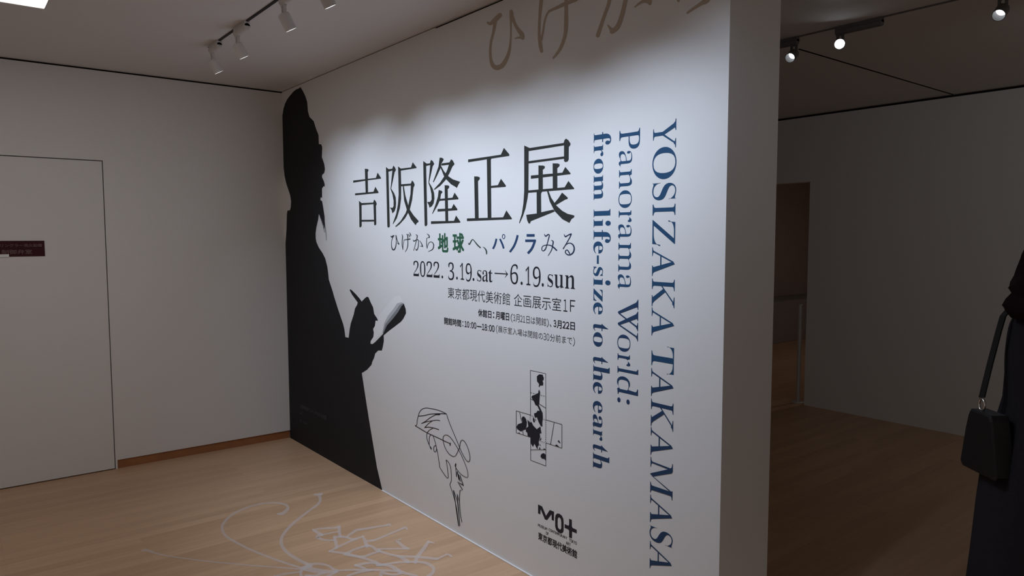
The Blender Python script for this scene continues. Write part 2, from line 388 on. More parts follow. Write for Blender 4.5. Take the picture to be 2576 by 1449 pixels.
DATA = {
    'heading': [[{"p":[[13578,20185],[13859,20157],[14056,20109],[14075,20047],[13962,19947],[13955,18691],[13636,18689]]},{"p":[[11935,19550],[13577,19537],[15031,19524],[15253,19834],[15662,19500],[15674,19440],[13944,19446],[11929,19413]]},{"p":[[12170,18716],[14683,18700],[14943,18989],[15321,18660],[15333,18593],[12165,18594]]},{"p":[[12694,18222],[13071,18066],[13045,17973],[13019,16637],[12924,16551],[12747,16536],[12702,16571],[12722,17741]]},{"p":[[13071,18066],[14625,18037],[14760,18224],[14950,18116],[15087,17953],[14976,17840],[14982,16699],[14830,16633],[14709,16668],[14658,17945],[13044,17939]]},{"p":[[13024,17003],[14690,16980],[14687,16878],[13020,16891]]}],[{"p":[[16317,20093],[16629,19940],[16611,19796],[16685,16562],[16596,16488],[16447,16489],[16381,16549],[16326,19263]]},{"p":[[16629,19940],[17080,19933],[17203,20106],[17389,19997],[17515,19829],[17349,19706],[16915,18777],[16828,18749],[17090,19827],[16611,19790]]},{"p":[[16828,18765],[16915,18783],[17250,18503],[17439,18239],[17476,17917],[17422,17630],[17287,17442],[17020,17320],[16926,17516],[16730,17668],[17062,17642],[17177,17735],[17185,18056],[17051,18448]]},{"p":[[17765,20022],[18093,19866],[19240,19850],[19428,20127],[19839,19815],[19826,19770],[18077,19751],[18099,18905],[18067,18149],[17906,17584],[17536,17018],[17081,16678],[17056,16720],[17478,17276],[17687,17814],[17799,18382],[17792,19334]]},{"p":[[18088,18969],[19201,18944],[19332,19115],[19493,19028],[19610,18868],[19578,18793],[19486,18721],[19319,18036],[19031,17456],[18493,16999],[17850,16661],[17392,16506],[17361,16555],[17983,16850],[18562,17281],[18883,17710],[19144,18353],[19198,18839],[18085,18852]]},{"p":[[18288,18854],[18401,18857],[18557,18317],[18854,17774],[19092,17439],[19480,17135],[19982,16832],[19981,16771],[19801,16712],[19661,16591],[19172,16924],[18723,17465],[18424,18009]]}],[{"p":[[20559,20100],[20933,19927],[20857,19813],[20920,16606],[20821,16526],[20694,16521],[20638,16564],[20571,19010]]},{"p":[[20933,19927],[21255,19922],[21359,20100],[21536,20026],[21688,19853],[21531,19748],[21151,18901],[21077,18870],[21281,19826],[20857,19807]]},{"p":[[21077,18875],[21151,18892],[21482,18572],[21643,18298],[21677,18001],[21578,17739],[21408,17597],[21153,17524],[21100,17666],[20921,17837],[21244,17840],[21387,17954],[21375,18251],[21258,18583]]},{"p":[[22232,20144],[22463,20116],[22621,20039],[22594,19984],[22405,19826],[22320,19601],[21934,19192],[21598,18875],[21543,18899],[21826,19287],[22106,19675]]},{"p":[[22442,19823],[23185,19822],[23327,19966],[23480,19897],[23631,19716],[23620,19674],[23450,19589],[23161,19254],[22789,18935],[22251,18648],[21674,18464],[21647,18510],[22254,18822],[22687,19143],[22955,19440],[23116,19705],[22387,19712]]},{"p":[[22299,19632],[22376,19684],[22638,19405],[23003,19137],[23466,18922],[24148,18754],[23970,18611],[23858,18462],[23308,18676],[22895,18929],[22634,19146]]},{"p":[[22112,18437],[22381,18385],[22487,18316],[22325,18208],[22239,17920],[21962,17608],[21456,17164],[21446,17209],[21742,17615],[22024,18075]]},{"p":[[22695,18658],[23048,18633],[23136,18585],[23108,18501],[22982,18436],[23009,16752],[22745,16742]]},{"p":[[22131,17959],[23427,17972],[23636,18224],[23977,17935],[23971,17871],[22129,17860]]},{"p":[[21986,17425],[23342,17419],[23541,17649],[23879,17375],[23868,17313],[21983,17290]]},{"p":[[21309,16780],[23565,16763],[23758,17038],[24138,16720],[24137,16669],[21306,16640]]}],[{"p":[[24875,19826],[27589,19829],[27830,20127],[28237,19793],[28237,19717],[26803,19708],[24874,19688]]},{"p":[[26465,19711],[26840,19727],[26792,19630],[26811,16859],[26515,16856]]},{"p":[[26784,18403],[27349,18404],[27594,18695],[27975,18354],[27955,18293],[26783,18302]]},{"p":[[25394,18946],[25687,18924],[25871,18873],[25871,18793],[25719,18689],[25753,16848],[25443,16844]]},{"p":[[24738,16868],[27755,16862],[28011,17183],[28422,16805],[28412,16759],[24737,16734]]}],[{"p":[[29341,20088],[29730,19941],[29660,19815],[29642,18010],[29576,17685],[29434,17242],[29243,16886],[29001,16557],[28963,16588],[29171,17008],[29282,17487],[29339,18025]]},{"p":[[29730,19941],[32003,19940],[32052,20054],[32147,20108],[32291,20029],[32435,19863],[32395,19785],[32322,19737],[32317,19212],[32256,19134],[32111,19118],[32028,19166],[32024,19835],[29660,19809]]},{"p":[[29651,19358],[32035,19369],[32036,19269],[29651,19255]]},{"p":[[29819,18702],[31926,18685],[32112,18917],[32443,18622],[32431,18589],[29819,18557]]},{"p":[[30345,19113],[30673,19082],[30784,19037],[30762,18966],[30638,18903],[30644,17961],[30347,17976]]},{"p":[[31299,19131],[31629,19100],[31748,19057],[31735,18979],[31596,18905],[31604,18013],[31312,18014]]},{"p":[[29623,18041],[32075,18054],[32314,18311],[32662,17987],[32662,17951],[30564,17942],[29613,17937]]},{"p":[[30224,17952],[30595,17949],[30519,17851],[30534,16960],[30235,16967]]},{"p":[[29491,16940],[30235,16982],[30520,17028],[31359,17126],[31432,17044],[29810,16650],[29740,16532],[29646,16563],[29552,16699]]},{"p":[[30933,17941],[31038,17936],[31205,17647],[31552,17291],[31934,17053],[32268,16918],[32686,16838],[32670,16769],[32516,16703],[32374,16538],[31936,16700],[31424,17067],[31118,17478]]},{"p":[[31422,17404],[31678,17599],[31918,17837],[32264,17617],[32265,17561],[32099,17531],[31530,17326]]}]],
    'kana_dark': [[{"s":[[[16755,15987],[16747,15978],[16753,15967],[16761,15956],[16772,15940],[16791,15919],[16825,15898],[16889,15885],[16956,15890],[17009,15902],[17055,15916],[17092,15929],[17119,15938],[17137,15945],[17154,15952],[17167,15959],[17178,15965],[17186,15969],[17220,15989],[17221,16009]],[[16765,15991],[16784,15993],[16806,15987],[16826,15979],[16853,15969],[16881,15961],[16900,15959],[16893,15963],[16891,15967],[16915,15976],[16948,15989],[16985,16003],[17020,16015],[17050,16022],[17074,16026],[17094,16028],[17110,16029],[17121,16029],[17174,16032],[17208,16021]]]},{"s":[[[17131,16003],[17099,16002],[17066,15989],[17049,15969],[17024,15941],[16994,15908],[16964,15871],[16937,15834],[16913,15796],[16889,15755],[16866,15712],[16846,15668],[16831,15623],[16820,15577],[16813,15529],[16810,15481],[16811,15433],[16815,15389],[16823,15345],[16836,15302],[16853,15261],[16873,15225],[16896,15193],[16927,15168],[16964,15147],[17008,15133],[17057,15125],[17108,15124],[17158,15131],[17204,15144],[17245,15162],[17282,15184],[17313,15210],[17341,15240],[17367,15274],[17389,15311],[17410,15351],[17427,15392],[17442,15435],[17454,15482],[17463,15529],[17471,15577],[17476,15624],[17478,15672],[17477,15720],[17474,15767],[17471,15812],[17468,15853],[17465,15893],[17462,15931],[17459,15967],[17456,15996],[17454,16017],[17437,16034],[17410,16040]],[[17151,15998],[17169,15985],[17166,15964],[17143,15946],[17111,15920],[17074,15889],[17038,15856],[17007,15822],[16980,15786],[16954,15746],[16930,15705],[16910,15662],[16896,15620],[16887,15575],[16883,15529],[16884,15482],[16889,15437],[16899,15395],[16914,15355],[16936,15315],[16961,15279],[16988,15248],[17013,15225],[17035,15211],[17056,15202],[17073,15198],[17086,15197],[17097,15197],[17109,15198],[17127,15202],[17150,15210],[17176,15223],[17202,15240],[17228,15263],[17255,15292],[17282,15326],[17306,15363],[17328,15402],[17348,15442],[17366,15487],[17382,15533],[17394,15579],[17402,15625],[17405,15671],[17403,15718],[17398,15764],[17391,15809],[17385,15850],[17379,15889],[17372,15928],[17365,15962],[17358,15992],[17353,16013],[17365,16031],[17390,16039]]]},{"s":[[[17414,16018],[17396,16010],[17390,15995],[17404,15965],[17423,15922],[17445,15872],[17468,15822],[17490,15779],[17512,15742],[17534,15707],[17556,15675],[17577,15645],[17598,15617],[17620,15592],[17643,15570],[17663,15552],[17678,15537],[17686,15527],[17688,15522],[17689,15517],[17688,15512],[17684,15505],[17680,15498],[17682,15481],[17700,15471]],[[17431,16020],[17454,16016],[17471,16004],[17483,15973],[17500,15930],[17519,15880],[17540,15831],[17561,15789],[17582,15753],[17604,15720],[17628,15688],[17651,15660],[17673,15635],[17697,15614],[17723,15596],[17749,15580],[17772,15563],[17790,15545],[17796,15525],[17791,15508],[17780,15495],[17771,15488],[17766,15484],[17743,15471],[17717,15468]]]},{"s":[[[17782,15513],[17781,15526],[17758,15539],[17528,15577],[17514,15577],[17506,15574]],[[17774,15505],[17752,15497],[17717,15498],[17512,15560],[17503,15565],[17502,15571]]]}],[{"s":[[[18123,16085],[18115,16081],[18114,16074],[18118,16057],[18125,16035],[18132,16008],[18136,15977],[18136,15942],[18131,15899],[18120,15847],[18108,15790],[18097,15731],[18089,15674],[18086,15619],[18084,15563],[18085,15507],[18089,15453],[18096,15402],[18109,15352],[18127,15301],[18147,15255],[18164,15216],[18176,15189],[18191,15177],[18211,15175]],[[18130,16086],[18140,16085],[18148,16079],[18162,16064],[18183,16044],[18205,16017],[18225,15983],[18235,15943],[18231,15896],[18219,15842],[18203,15785],[18188,15728],[18179,15673],[18175,15619],[18174,15564],[18176,15509],[18179,15457],[18185,15407],[18195,15359],[18208,15310],[18223,15264],[18237,15225],[18246,15197],[18241,15183],[18225,15176]]]},{"s":[[[18215,15193],[18227,15196],[18234,15204],[18236,15237],[18239,15283],[18243,15337],[18250,15394],[18262,15449],[18283,15509],[18310,15576],[18340,15642],[18366,15699],[18385,15739],[18381,15749],[18369,15754]],[[18206,15193],[18195,15196],[18189,15204],[18192,15237],[18194,15283],[18199,15337],[18206,15395],[18218,15452],[18237,15512],[18263,15580],[18291,15647],[18316,15704],[18333,15744],[18344,15753],[18359,15755]]]},{"s":[[[18325,15747],[18337,15739],[18363,15735],[18408,15738],[18473,15741],[18547,15745],[18625,15749],[18697,15752],[18769,15756],[18847,15761],[18921,15765],[18984,15769],[19029,15772],[19074,15786],[19087,15806]],[[18323,15754],[18331,15764],[18355,15771],[18400,15775],[18464,15780],[18537,15786],[18613,15793],[18684,15801],[18753,15809],[18828,15818],[18901,15827],[18962,15835],[19006,15841],[19057,15835],[19082,15819]]]},{"s":[[[18626,16093],[18624,16084],[18636,16074],[18653,16065],[18676,16055],[18696,16043],[18710,16030],[18720,16013],[18727,15986],[18731,15950],[18733,15907],[18734,15859],[18735,15810],[18737,15756],[18740,15697],[18742,15637],[18742,15578],[18737,15523],[18729,15471],[18718,15422],[18705,15374],[18687,15328],[18663,15283],[18628,15236],[18581,15187],[18531,15139],[18487,15097],[18456,15068],[18453,15059],[18460,15054]],[[18633,16098],[18650,16102],[18672,16099],[18692,16095],[18723,16089],[18763,16078],[18803,16057],[18830,16027],[18839,15991],[18839,15950],[18833,15906],[18826,15859],[18822,15810],[18823,15758],[18826,15699],[18829,15639],[18829,15578],[18824,15521],[18815,15468],[18804,15418],[18788,15368],[18767,15319],[18737,15271],[18694,15222],[18638,15172],[18580,15125],[18529,15085],[18494,15057],[18480,15052],[18467,15052]]]},{"s":[[[18821,16104],[18816,16098],[18821,16090],[18833,16081],[18850,16068],[18869,16053],[18887,16037],[18901,16022],[18913,16005],[18926,15984],[18937,15963],[18946,15944],[18954,15931],[18977,15917],[19004,15914]],[[18828,16107],[18840,16108],[18855,16104],[18870,16097],[18893,16086],[18920,16073],[18947,16057],[18971,16040],[18991,16021],[19008,15999],[19023,15977],[19036,15958],[19045,15946],[19041,15928],[19022,15917]]]},{"s":[[[18963,16188],[18958,16183],[18961,16174],[18971,16164],[18986,16149],[19001,16132],[19017,16115],[19028,16099],[19038,16081],[19048,16060],[19058,16039],[19066,16020],[19072,16006],[19095,15990],[19125,15987]],[[18971,16191],[18983,16191],[18997,16187],[19012,16178],[19034,16166],[19060,16151],[19085,16135],[19108,16117],[19125,16096],[19141,16074],[19154,16052],[19164,16033],[19172,16020],[19167,16000],[19145,15990]]]}],[{"s":[[[19378,15768],[19368,15763],[19366,15753],[19369,15741],[19371,15721],[19378,15697],[19403,15672],[19465,15657],[19529,15665],[19587,15683],[19645,15704],[19698,15724],[19741,15737],[19778,15745],[19811,15753],[19834,15756],[19846,15756],[19853,15755],[19867,15747],[19884,15732],[19899,15712],[19912,15687],[19921,15659],[19925,15627],[19924,15589],[19920,15548],[19913,15507],[19904,15468],[19895,15432],[19885,15395],[19872,15361],[19856,15329],[19836,15300],[19810,15273],[19778,15245],[19744,15223],[19719,15209],[19726,15208],[19743,15203],[19719,15214],[19689,15235],[19661,15257],[19642,15271],[19632,15275],[19623,15276]],[[19388,15770],[19403,15769],[19415,15761],[19427,15749],[19442,15732],[19460,15717],[19473,15711],[19467,15713],[19485,15718],[19532,15730],[19590,15748],[19649,15766],[19702,15780],[19743,15789],[19781,15797],[19821,15803],[19866,15803],[19910,15793],[19942,15775],[19965,15752],[19982,15726],[19995,15696],[20004,15664],[20008,15629],[20007,15588],[20002,15546],[19995,15504],[19987,15465],[19979,15427],[19969,15390],[19957,15353],[19942,15318],[19922,15285],[19898,15252],[19869,15219],[19836,15189],[19797,15164],[19733,15147],[19666,15163],[19641,15191],[19627,15221],[19618,15247],[19611,15263],[19610,15270],[19616,15274]]]},{"s":[[[19662,16060],[19661,16053],[19672,16045],[19694,16035],[19725,16023],[19753,16009],[19770,15995],[19778,15981],[19779,15958],[19773,15925],[19761,15885],[19745,15841],[19727,15795],[19708,15749],[19685,15700],[19659,15649],[19630,15594],[19599,15533],[19561,15460],[19517,15375],[19471,15290],[19431,15215],[19404,15163],[19406,15152],[19419,15146]],[[19667,16065],[19680,16069],[19699,16067],[19724,16062],[19763,16056],[19810,16044],[19857,16024],[19885,15992],[19886,15955],[19873,15916],[19851,15875],[19825,15832],[19801,15787],[19778,15740],[19753,15692],[19726,15640],[19697,15585],[19664,15525],[19625,15452],[19578,15368],[19531,15282],[19490,15208],[19461,15156],[19447,15147],[19430,15144]]]},{"s":[[[20061,15734],[20056,15729],[20060,15721],[20078,15706],[20103,15685],[20132,15660],[20161,15635],[20187,15610],[20211,15585],[20235,15559],[20257,15532],[20277,15506],[20294,15482],[20307,15460],[20318,15436],[20327,15413],[20334,15394],[20339,15379],[20360,15363],[20387,15359]],[[20068,15737],[20080,15738],[20093,15734],[20115,15720],[20146,15701],[20182,15679],[20218,15654],[20251,15630],[20281,15606],[20311,15580],[20340,15553],[20365,15527],[20387,15501],[20404,15475],[20416,15449],[20425,15424],[20431,15404],[20436,15390],[20429,15371],[20406,15361]]]},{"s":[[[20421,15404],[20412,15416],[20385,15423],[20134,15423],[20122,15421],[20117,15417]],[[20419,15396],[20405,15385],[20375,15380],[20130,15406],[20119,15409],[20116,15413]]]}],[{"s":[[[20856,16107],[20854,16101],[20862,16094],[20878,16086],[20900,16074],[20925,16062],[20948,16048],[20968,16034],[20990,16017],[21013,15998],[21035,15979],[21052,15961],[21061,15948],[21063,15937],[21061,15924],[21054,15908],[21046,15894],[21041,15882],[21042,15866],[21058,15857]],[[20860,16110],[20871,16113],[20886,16111],[20905,16106],[20933,16099],[20967,16091],[21002,16079],[21035,16065],[21064,16048],[21094,16028],[21123,16006],[21147,15984],[21162,15960],[21164,15934],[21153,15911],[21138,15892],[21124,15878],[21116,15869],[21096,15857],[21073,15854]]]},{"s":[[[21097,15922],[21082,15927],[21057,15927],[20871,15870],[20862,15865],[20862,15860]],[[21102,15916],[21101,15906],[21085,15896],[20884,15855],[20872,15854],[20864,15857]]]},{"s":[[[20841,15873],[20826,15869],[20817,15859],[20813,15830],[20807,15789],[20801,15741],[20796,15692],[20792,15645],[20791,15601],[20791,15556],[20793,15512],[20796,15469],[20800,15430],[20809,15394],[20820,15358],[20832,15327],[20843,15300],[20850,15281],[20860,15273],[20873,15271]],[[20852,15873],[20866,15868],[20873,15857],[20871,15828],[20866,15788],[20862,15740],[20858,15691],[20857,15645],[20858,15602],[20861,15558],[20864,15514],[20869,15472],[20873,15434],[20878,15399],[20883,15364],[20889,15332],[20894,15305],[20898,15286],[20894,15277],[20883,15272]]]},{"s":[[[20875,15294],[20886,15296],[20894,15303],[20901,15320],[20909,15343],[20920,15371],[20934,15400],[20952,15430],[20975,15463],[21001,15500],[21030,15537],[21062,15570],[21095,15595],[21130,15613],[21171,15627],[21213,15637],[21253,15642],[21290,15642],[21324,15636],[21361,15626],[21397,15610],[21428,15593],[21452,15574],[21471,15552],[21486,15528],[21497,15501],[21501,15472],[21499,15441],[21491,15406],[21478,15368],[21459,15330],[21431,15295],[21393,15265],[21332,15235],[21243,15205],[21146,15177],[21057,15153],[20996,15136],[20985,15130],[20984,15123]],[[20867,15295],[20858,15299],[20855,15307],[20860,15323],[20867,15347],[20877,15375],[20889,15406],[20907,15437],[20928,15471],[20953,15509],[20982,15548],[21015,15584],[21052,15614],[21095,15636],[21143,15654],[21194,15667],[21246,15674],[21297,15675],[21348,15670],[21399,15659],[21447,15643],[21491,15622],[21526,15599],[21553,15572],[21574,15542],[21589,15509],[21595,15474],[21593,15438],[21584,15400],[21570,15358],[21546,15315],[21509,15272],[21455,15233],[21374,15201],[21273,15173],[21168,15149],[21075,15130],[21012,15116],[20997,15116],[20987,15120]]]}]],
    'kana_green': [[{"s":[[[24833,15638],[24827,15634],[24827,15626],[24832,15611],[24838,15585],[24850,15556],[24883,15528],[24964,15527],[25013,15558],[25053,15600],[25093,15649],[25129,15693],[25160,15726],[25185,15747],[25205,15764],[25219,15774],[25226,15777],[25234,15777],[25248,15774],[25268,15764],[25293,15747],[25324,15724],[25361,15697],[25405,15663],[25454,15622],[25508,15578],[25562,15535],[25615,15498],[25669,15466],[25725,15436],[25778,15411],[25822,15391],[25853,15376],[25889,15369],[25916,15375]],[[24839,15640],[24849,15639],[24858,15634],[24875,15620],[24898,15599],[24922,15580],[24933,15577],[24904,15578],[24921,15593],[24959,15629],[25003,15674],[25048,15719],[25086,15753],[25117,15776],[25144,15794],[25172,15809],[25208,15819],[25250,15819],[25288,15810],[25320,15794],[25351,15775],[25384,15752],[25423,15727],[25472,15695],[25529,15656],[25588,15615],[25646,15576],[25699,15543],[25748,15513],[25799,15484],[25848,15458],[25889,15436],[25919,15420],[25935,15400],[25929,15384]]]}],[{"s":[[[26099,15441],[26098,15437],[26104,15432],[26125,15420],[26155,15403],[26189,15384],[26220,15364],[26246,15344],[26268,15322],[26290,15298],[26310,15273],[26327,15248],[26340,15224],[26350,15199],[26357,15170],[26361,15141],[26365,15114],[26367,15095],[26380,15077],[26403,15071]],[[26102,15444],[26110,15446],[26119,15445],[26145,15437],[26183,15427],[26227,15414],[26272,15398],[26312,15378],[26347,15355],[26378,15330],[26407,15303],[26431,15274],[26450,15244],[26460,15211],[26462,15176],[26459,15143],[26456,15116],[26454,15097],[26442,15079],[26420,15071]]]}]],
    'kana_navy': [[{"s":[[[27148,15852],[27135,15818],[27119,15771],[27098,15716],[27074,15660],[27049,15609],[27017,15558],[26977,15502],[26935,15447],[26898,15400],[26872,15366]],[[27286,15835],[27275,15802],[27259,15754],[27240,15697],[27217,15638],[27190,15582],[27155,15526],[27113,15467],[27070,15411],[27033,15364],[27007,15330]]]},{"s":[[[27432,15818],[27457,15785],[27494,15739],[27535,15686],[27576,15631],[27610,15583],[27639,15536],[27667,15486],[27692,15438],[27714,15397],[27730,15367]],[[27558,15855],[27584,15823],[27622,15777],[27665,15723],[27708,15668],[27744,15617],[27775,15567],[27802,15514],[27827,15465],[27847,15423],[27861,15394]]]},{"s":[[[27862,15950],[27857,15920],[27845,15895],[27826,15877],[27806,15866],[27788,15863],[27770,15866],[27750,15877],[27731,15895],[27719,15920],[27715,15948],[27719,15977],[27732,16001],[27750,16020],[27770,16030],[27789,16033],[27807,16030],[27827,16020],[27845,16001],[27858,15977],[27862,15947]],[[27915,15947],[27909,15914],[27893,15883],[27867,15856],[27831,15838],[27788,15831],[27744,15838],[27709,15856],[27683,15882],[27667,15914],[27661,15948],[27667,15983],[27683,16015],[27709,16041],[27745,16059],[27789,16066],[27832,16059],[27868,16040],[27894,16014],[27910,15983],[27915,15950]]]}],[{"s":[[[28775,16026],[28766,15997],[28753,15957],[28737,15911],[28717,15861],[28693,15810],[28663,15756],[28629,15696],[28590,15635],[28548,15574],[28502,15517],[28446,15458],[28379,15395],[28309,15334],[28247,15281],[28204,15243]],[[28927,16006],[28917,15977],[28905,15938],[28888,15889],[28867,15836],[28841,15781],[28810,15724],[28775,15663],[28735,15599],[28690,15534],[28640,15471],[28578,15407],[28506,15341],[28434,15279],[28371,15227],[28328,15190]]]}],[{"s":[[[29511,15939],[30081,15940]],[[29511,16060],[30081,16059]]]},{"s":[[[29410,15700],[30166,15705]],[[29410,15814],[30166,15817]]]},{"s":[[[30030,15803],[30021,15781],[30010,15750],[29996,15714],[29978,15675],[29957,15636],[29930,15593],[29900,15546],[29867,15497],[29830,15451],[29792,15408],[29745,15366],[29687,15321],[29627,15278],[29574,15240],[29536,15213]],[[30183,15779],[30174,15757],[30162,15726],[30147,15688],[30128,15645],[30105,15602],[30078,15556],[30048,15507],[30014,15455],[29975,15403],[29930,15352],[29876,15303],[29813,15253],[29750,15208],[29696,15170],[29659,15144]]]}]],
    'kana_navy2': [[{"s":[[[30743,16068],[30738,16064],[30738,16057],[30744,16041],[30752,16015],[30764,15986],[30785,15958],[30833,15938],[30888,15946],[30933,15966],[30973,15990],[31007,16011],[31030,16025],[31042,16040],[31038,16053]],[[30748,16070],[30756,16069],[30763,16064],[30778,16050],[30798,16028],[30821,16007],[30842,15994],[30842,15995],[30850,15998],[30883,16011],[30923,16030],[30959,16048],[30985,16060],[31011,16065],[31030,16060]]]},{"s":[[[30959,16043],[30964,16030],[30986,16020],[31004,16017],[31026,16015],[31043,16013],[31050,16010],[31053,16005],[31052,15984],[31042,15953],[31027,15915],[31008,15872],[30990,15827],[30972,15777],[30952,15721],[30930,15664],[30908,15609],[30886,15560],[30864,15517],[30842,15478],[30820,15443],[30798,15413],[30775,15389],[30751,15370],[30725,15353],[30699,15340],[30675,15332],[30661,15330],[30650,15333],[30634,15342],[30618,15357],[30607,15374],[30602,15391],[30602,15412],[30609,15437],[30621,15463],[30638,15486],[30660,15505],[30689,15519],[30726,15531],[30770,15541],[30817,15549],[30864,15554],[30914,15557],[30967,15558],[31021,15557],[31074,15552],[31121,15545],[31163,15534],[31201,15521],[31238,15504],[31275,15485],[31315,15465],[31360,15439],[31411,15409],[31461,15377],[31505,15349],[31536,15329],[31567,15321],[31592,15327]],[[30962,16052],[30976,16062],[31002,16065],[31015,16063],[31039,16061],[31072,16055],[31106,16038],[31123,16010],[31120,15978],[31108,15942],[31091,15903],[31072,15860],[31053,15816],[31033,15767],[31012,15712],[30988,15654],[30965,15599],[30943,15549],[30923,15505],[30905,15464],[30885,15426],[30864,15392],[30838,15361],[30805,15336],[30768,15316],[30729,15301],[30691,15293],[30652,15291],[30617,15300],[30589,15317],[30568,15339],[30553,15363],[30547,15389],[30549,15415],[30558,15444],[30574,15475],[30596,15503],[30625,15528],[30663,15547],[30707,15562],[30755,15574],[30806,15583],[30857,15589],[30910,15594],[30967,15596],[31026,15596],[31084,15592],[31138,15586],[31188,15577],[31236,15565],[31281,15550],[31325,15532],[31371,15512],[31421,15486],[31474,15454],[31525,15421],[31568,15392],[31598,15373],[31611,15352],[31604,15335]]]},{"s":[[[31207,15790],[31207,15784],[31215,15777],[31233,15768],[31258,15757],[31282,15744],[31298,15731],[31303,15719],[31304,15700],[31300,15672],[31291,15638],[31280,15600],[31269,15562],[31261,15525],[31254,15489],[31245,15452],[31231,15413],[31210,15371],[31175,15320],[31127,15260],[31075,15199],[31028,15146],[30996,15108],[30994,15100],[30999,15095]],[[31210,15793],[31218,15797],[31230,15796],[31250,15792],[31280,15787],[31318,15778],[31355,15761],[31380,15733],[31385,15699],[31378,15664],[31365,15627],[31350,15590],[31337,15554],[31327,15519],[31318,15483],[31307,15444],[31290,15402],[31264,15356],[31222,15304],[31168,15244],[31110,15185],[31059,15134],[31024,15098],[31014,15093],[31005,15093]]]}],[{"s":[[[32040,16056],[32035,16052],[32035,16046],[32041,16029],[32047,16002],[32057,15972],[32078,15942],[32123,15920],[32177,15924],[32221,15940],[32262,15961],[32301,15980],[32336,15994],[32371,16003],[32409,16011],[32446,16017],[32478,16022],[32500,16026],[32527,16042],[32531,16061]],[[32045,16057],[32052,16057],[32059,16052],[32073,16037],[32093,16014],[32115,15992],[32135,15978],[32141,15978],[32150,15980],[32181,15988],[32222,16003],[32266,16020],[32307,16034],[32345,16046],[32383,16059],[32417,16070],[32447,16080],[32467,16087],[32503,16086],[32524,16073]]]},{"s":[[[32487,16078],[32462,16075],[32441,16056],[32437,16043],[32433,16025],[32427,16004],[32418,15981],[32405,15955],[32385,15926],[32361,15894],[32332,15859],[32302,15822],[32271,15784],[32238,15744],[32202,15700],[32165,15656],[32130,15614],[32097,15576],[32066,15542],[32036,15509],[32008,15480],[31985,15456],[31968,15439],[31964,15421],[31975,15409]],[[32504,16075],[32523,16062],[32527,16039],[32520,16027],[32511,16010],[32499,15988],[32483,15964],[32464,15936],[32441,15906],[32415,15874],[32386,15838],[32355,15802],[32324,15764],[32289,15724],[32252,15681],[32214,15637],[32178,15595],[32145,15557],[32116,15522],[32089,15489],[32065,15458],[32045,15433],[32030,15415],[32008,15403],[31987,15404]]]},{"s":[[[32013,15431],[32025,15431],[32037,15438],[32058,15460],[32085,15493],[32118,15529],[32153,15563],[32189,15589],[32227,15609],[32271,15627],[32316,15641],[32359,15650],[32399,15653],[32436,15649],[32474,15639],[32510,15624],[32542,15606],[32569,15587],[32591,15565],[32611,15539],[32628,15510],[32639,15480],[32644,15451],[32643,15421],[32637,15388],[32625,15354],[32608,15323],[32589,15296],[32566,15273],[32536,15250],[32502,15230],[32468,15213],[32436,15201],[32407,15193],[32377,15189],[32347,15188],[32317,15190],[32289,15195],[32261,15204],[32230,15217],[32201,15233],[32178,15250],[32164,15264],[32158,15278],[32158,15295],[32163,15314],[32172,15329],[32181,15339],[32193,15345],[32208,15350],[32225,15351],[32240,15350],[32253,15344],[32274,15328],[32301,15299],[32329,15266],[32353,15235],[32371,15214],[32392,15203],[32412,15204]],[[32006,15434],[32000,15441],[32002,15451],[32021,15474],[32047,15507],[32079,15546],[32115,15583],[32154,15614],[32198,15638],[32246,15658],[32297,15674],[32348,15686],[32398,15691],[32448,15688],[32498,15679],[32546,15665],[32590,15646],[32628,15623],[32660,15596],[32687,15564],[32707,15528],[32721,15492],[32728,15455],[32728,15417],[32720,15378],[32706,15338],[32686,15301],[32662,15267],[32631,15237],[32593,15209],[32552,15186],[32509,15166],[32467,15151],[32425,15141],[32382,15137],[32340,15137],[32300,15142],[32262,15150],[32225,15163],[32188,15181],[32155,15202],[32127,15224],[32107,15248],[32099,15273],[32100,15299],[32109,15324],[32122,15346],[32139,15364],[32162,15377],[32190,15388],[32223,15393],[32259,15391],[32295,15379],[32328,15356],[32359,15324],[32389,15290],[32414,15259],[32432,15239],[32435,15221],[32424,15209]]]}]],
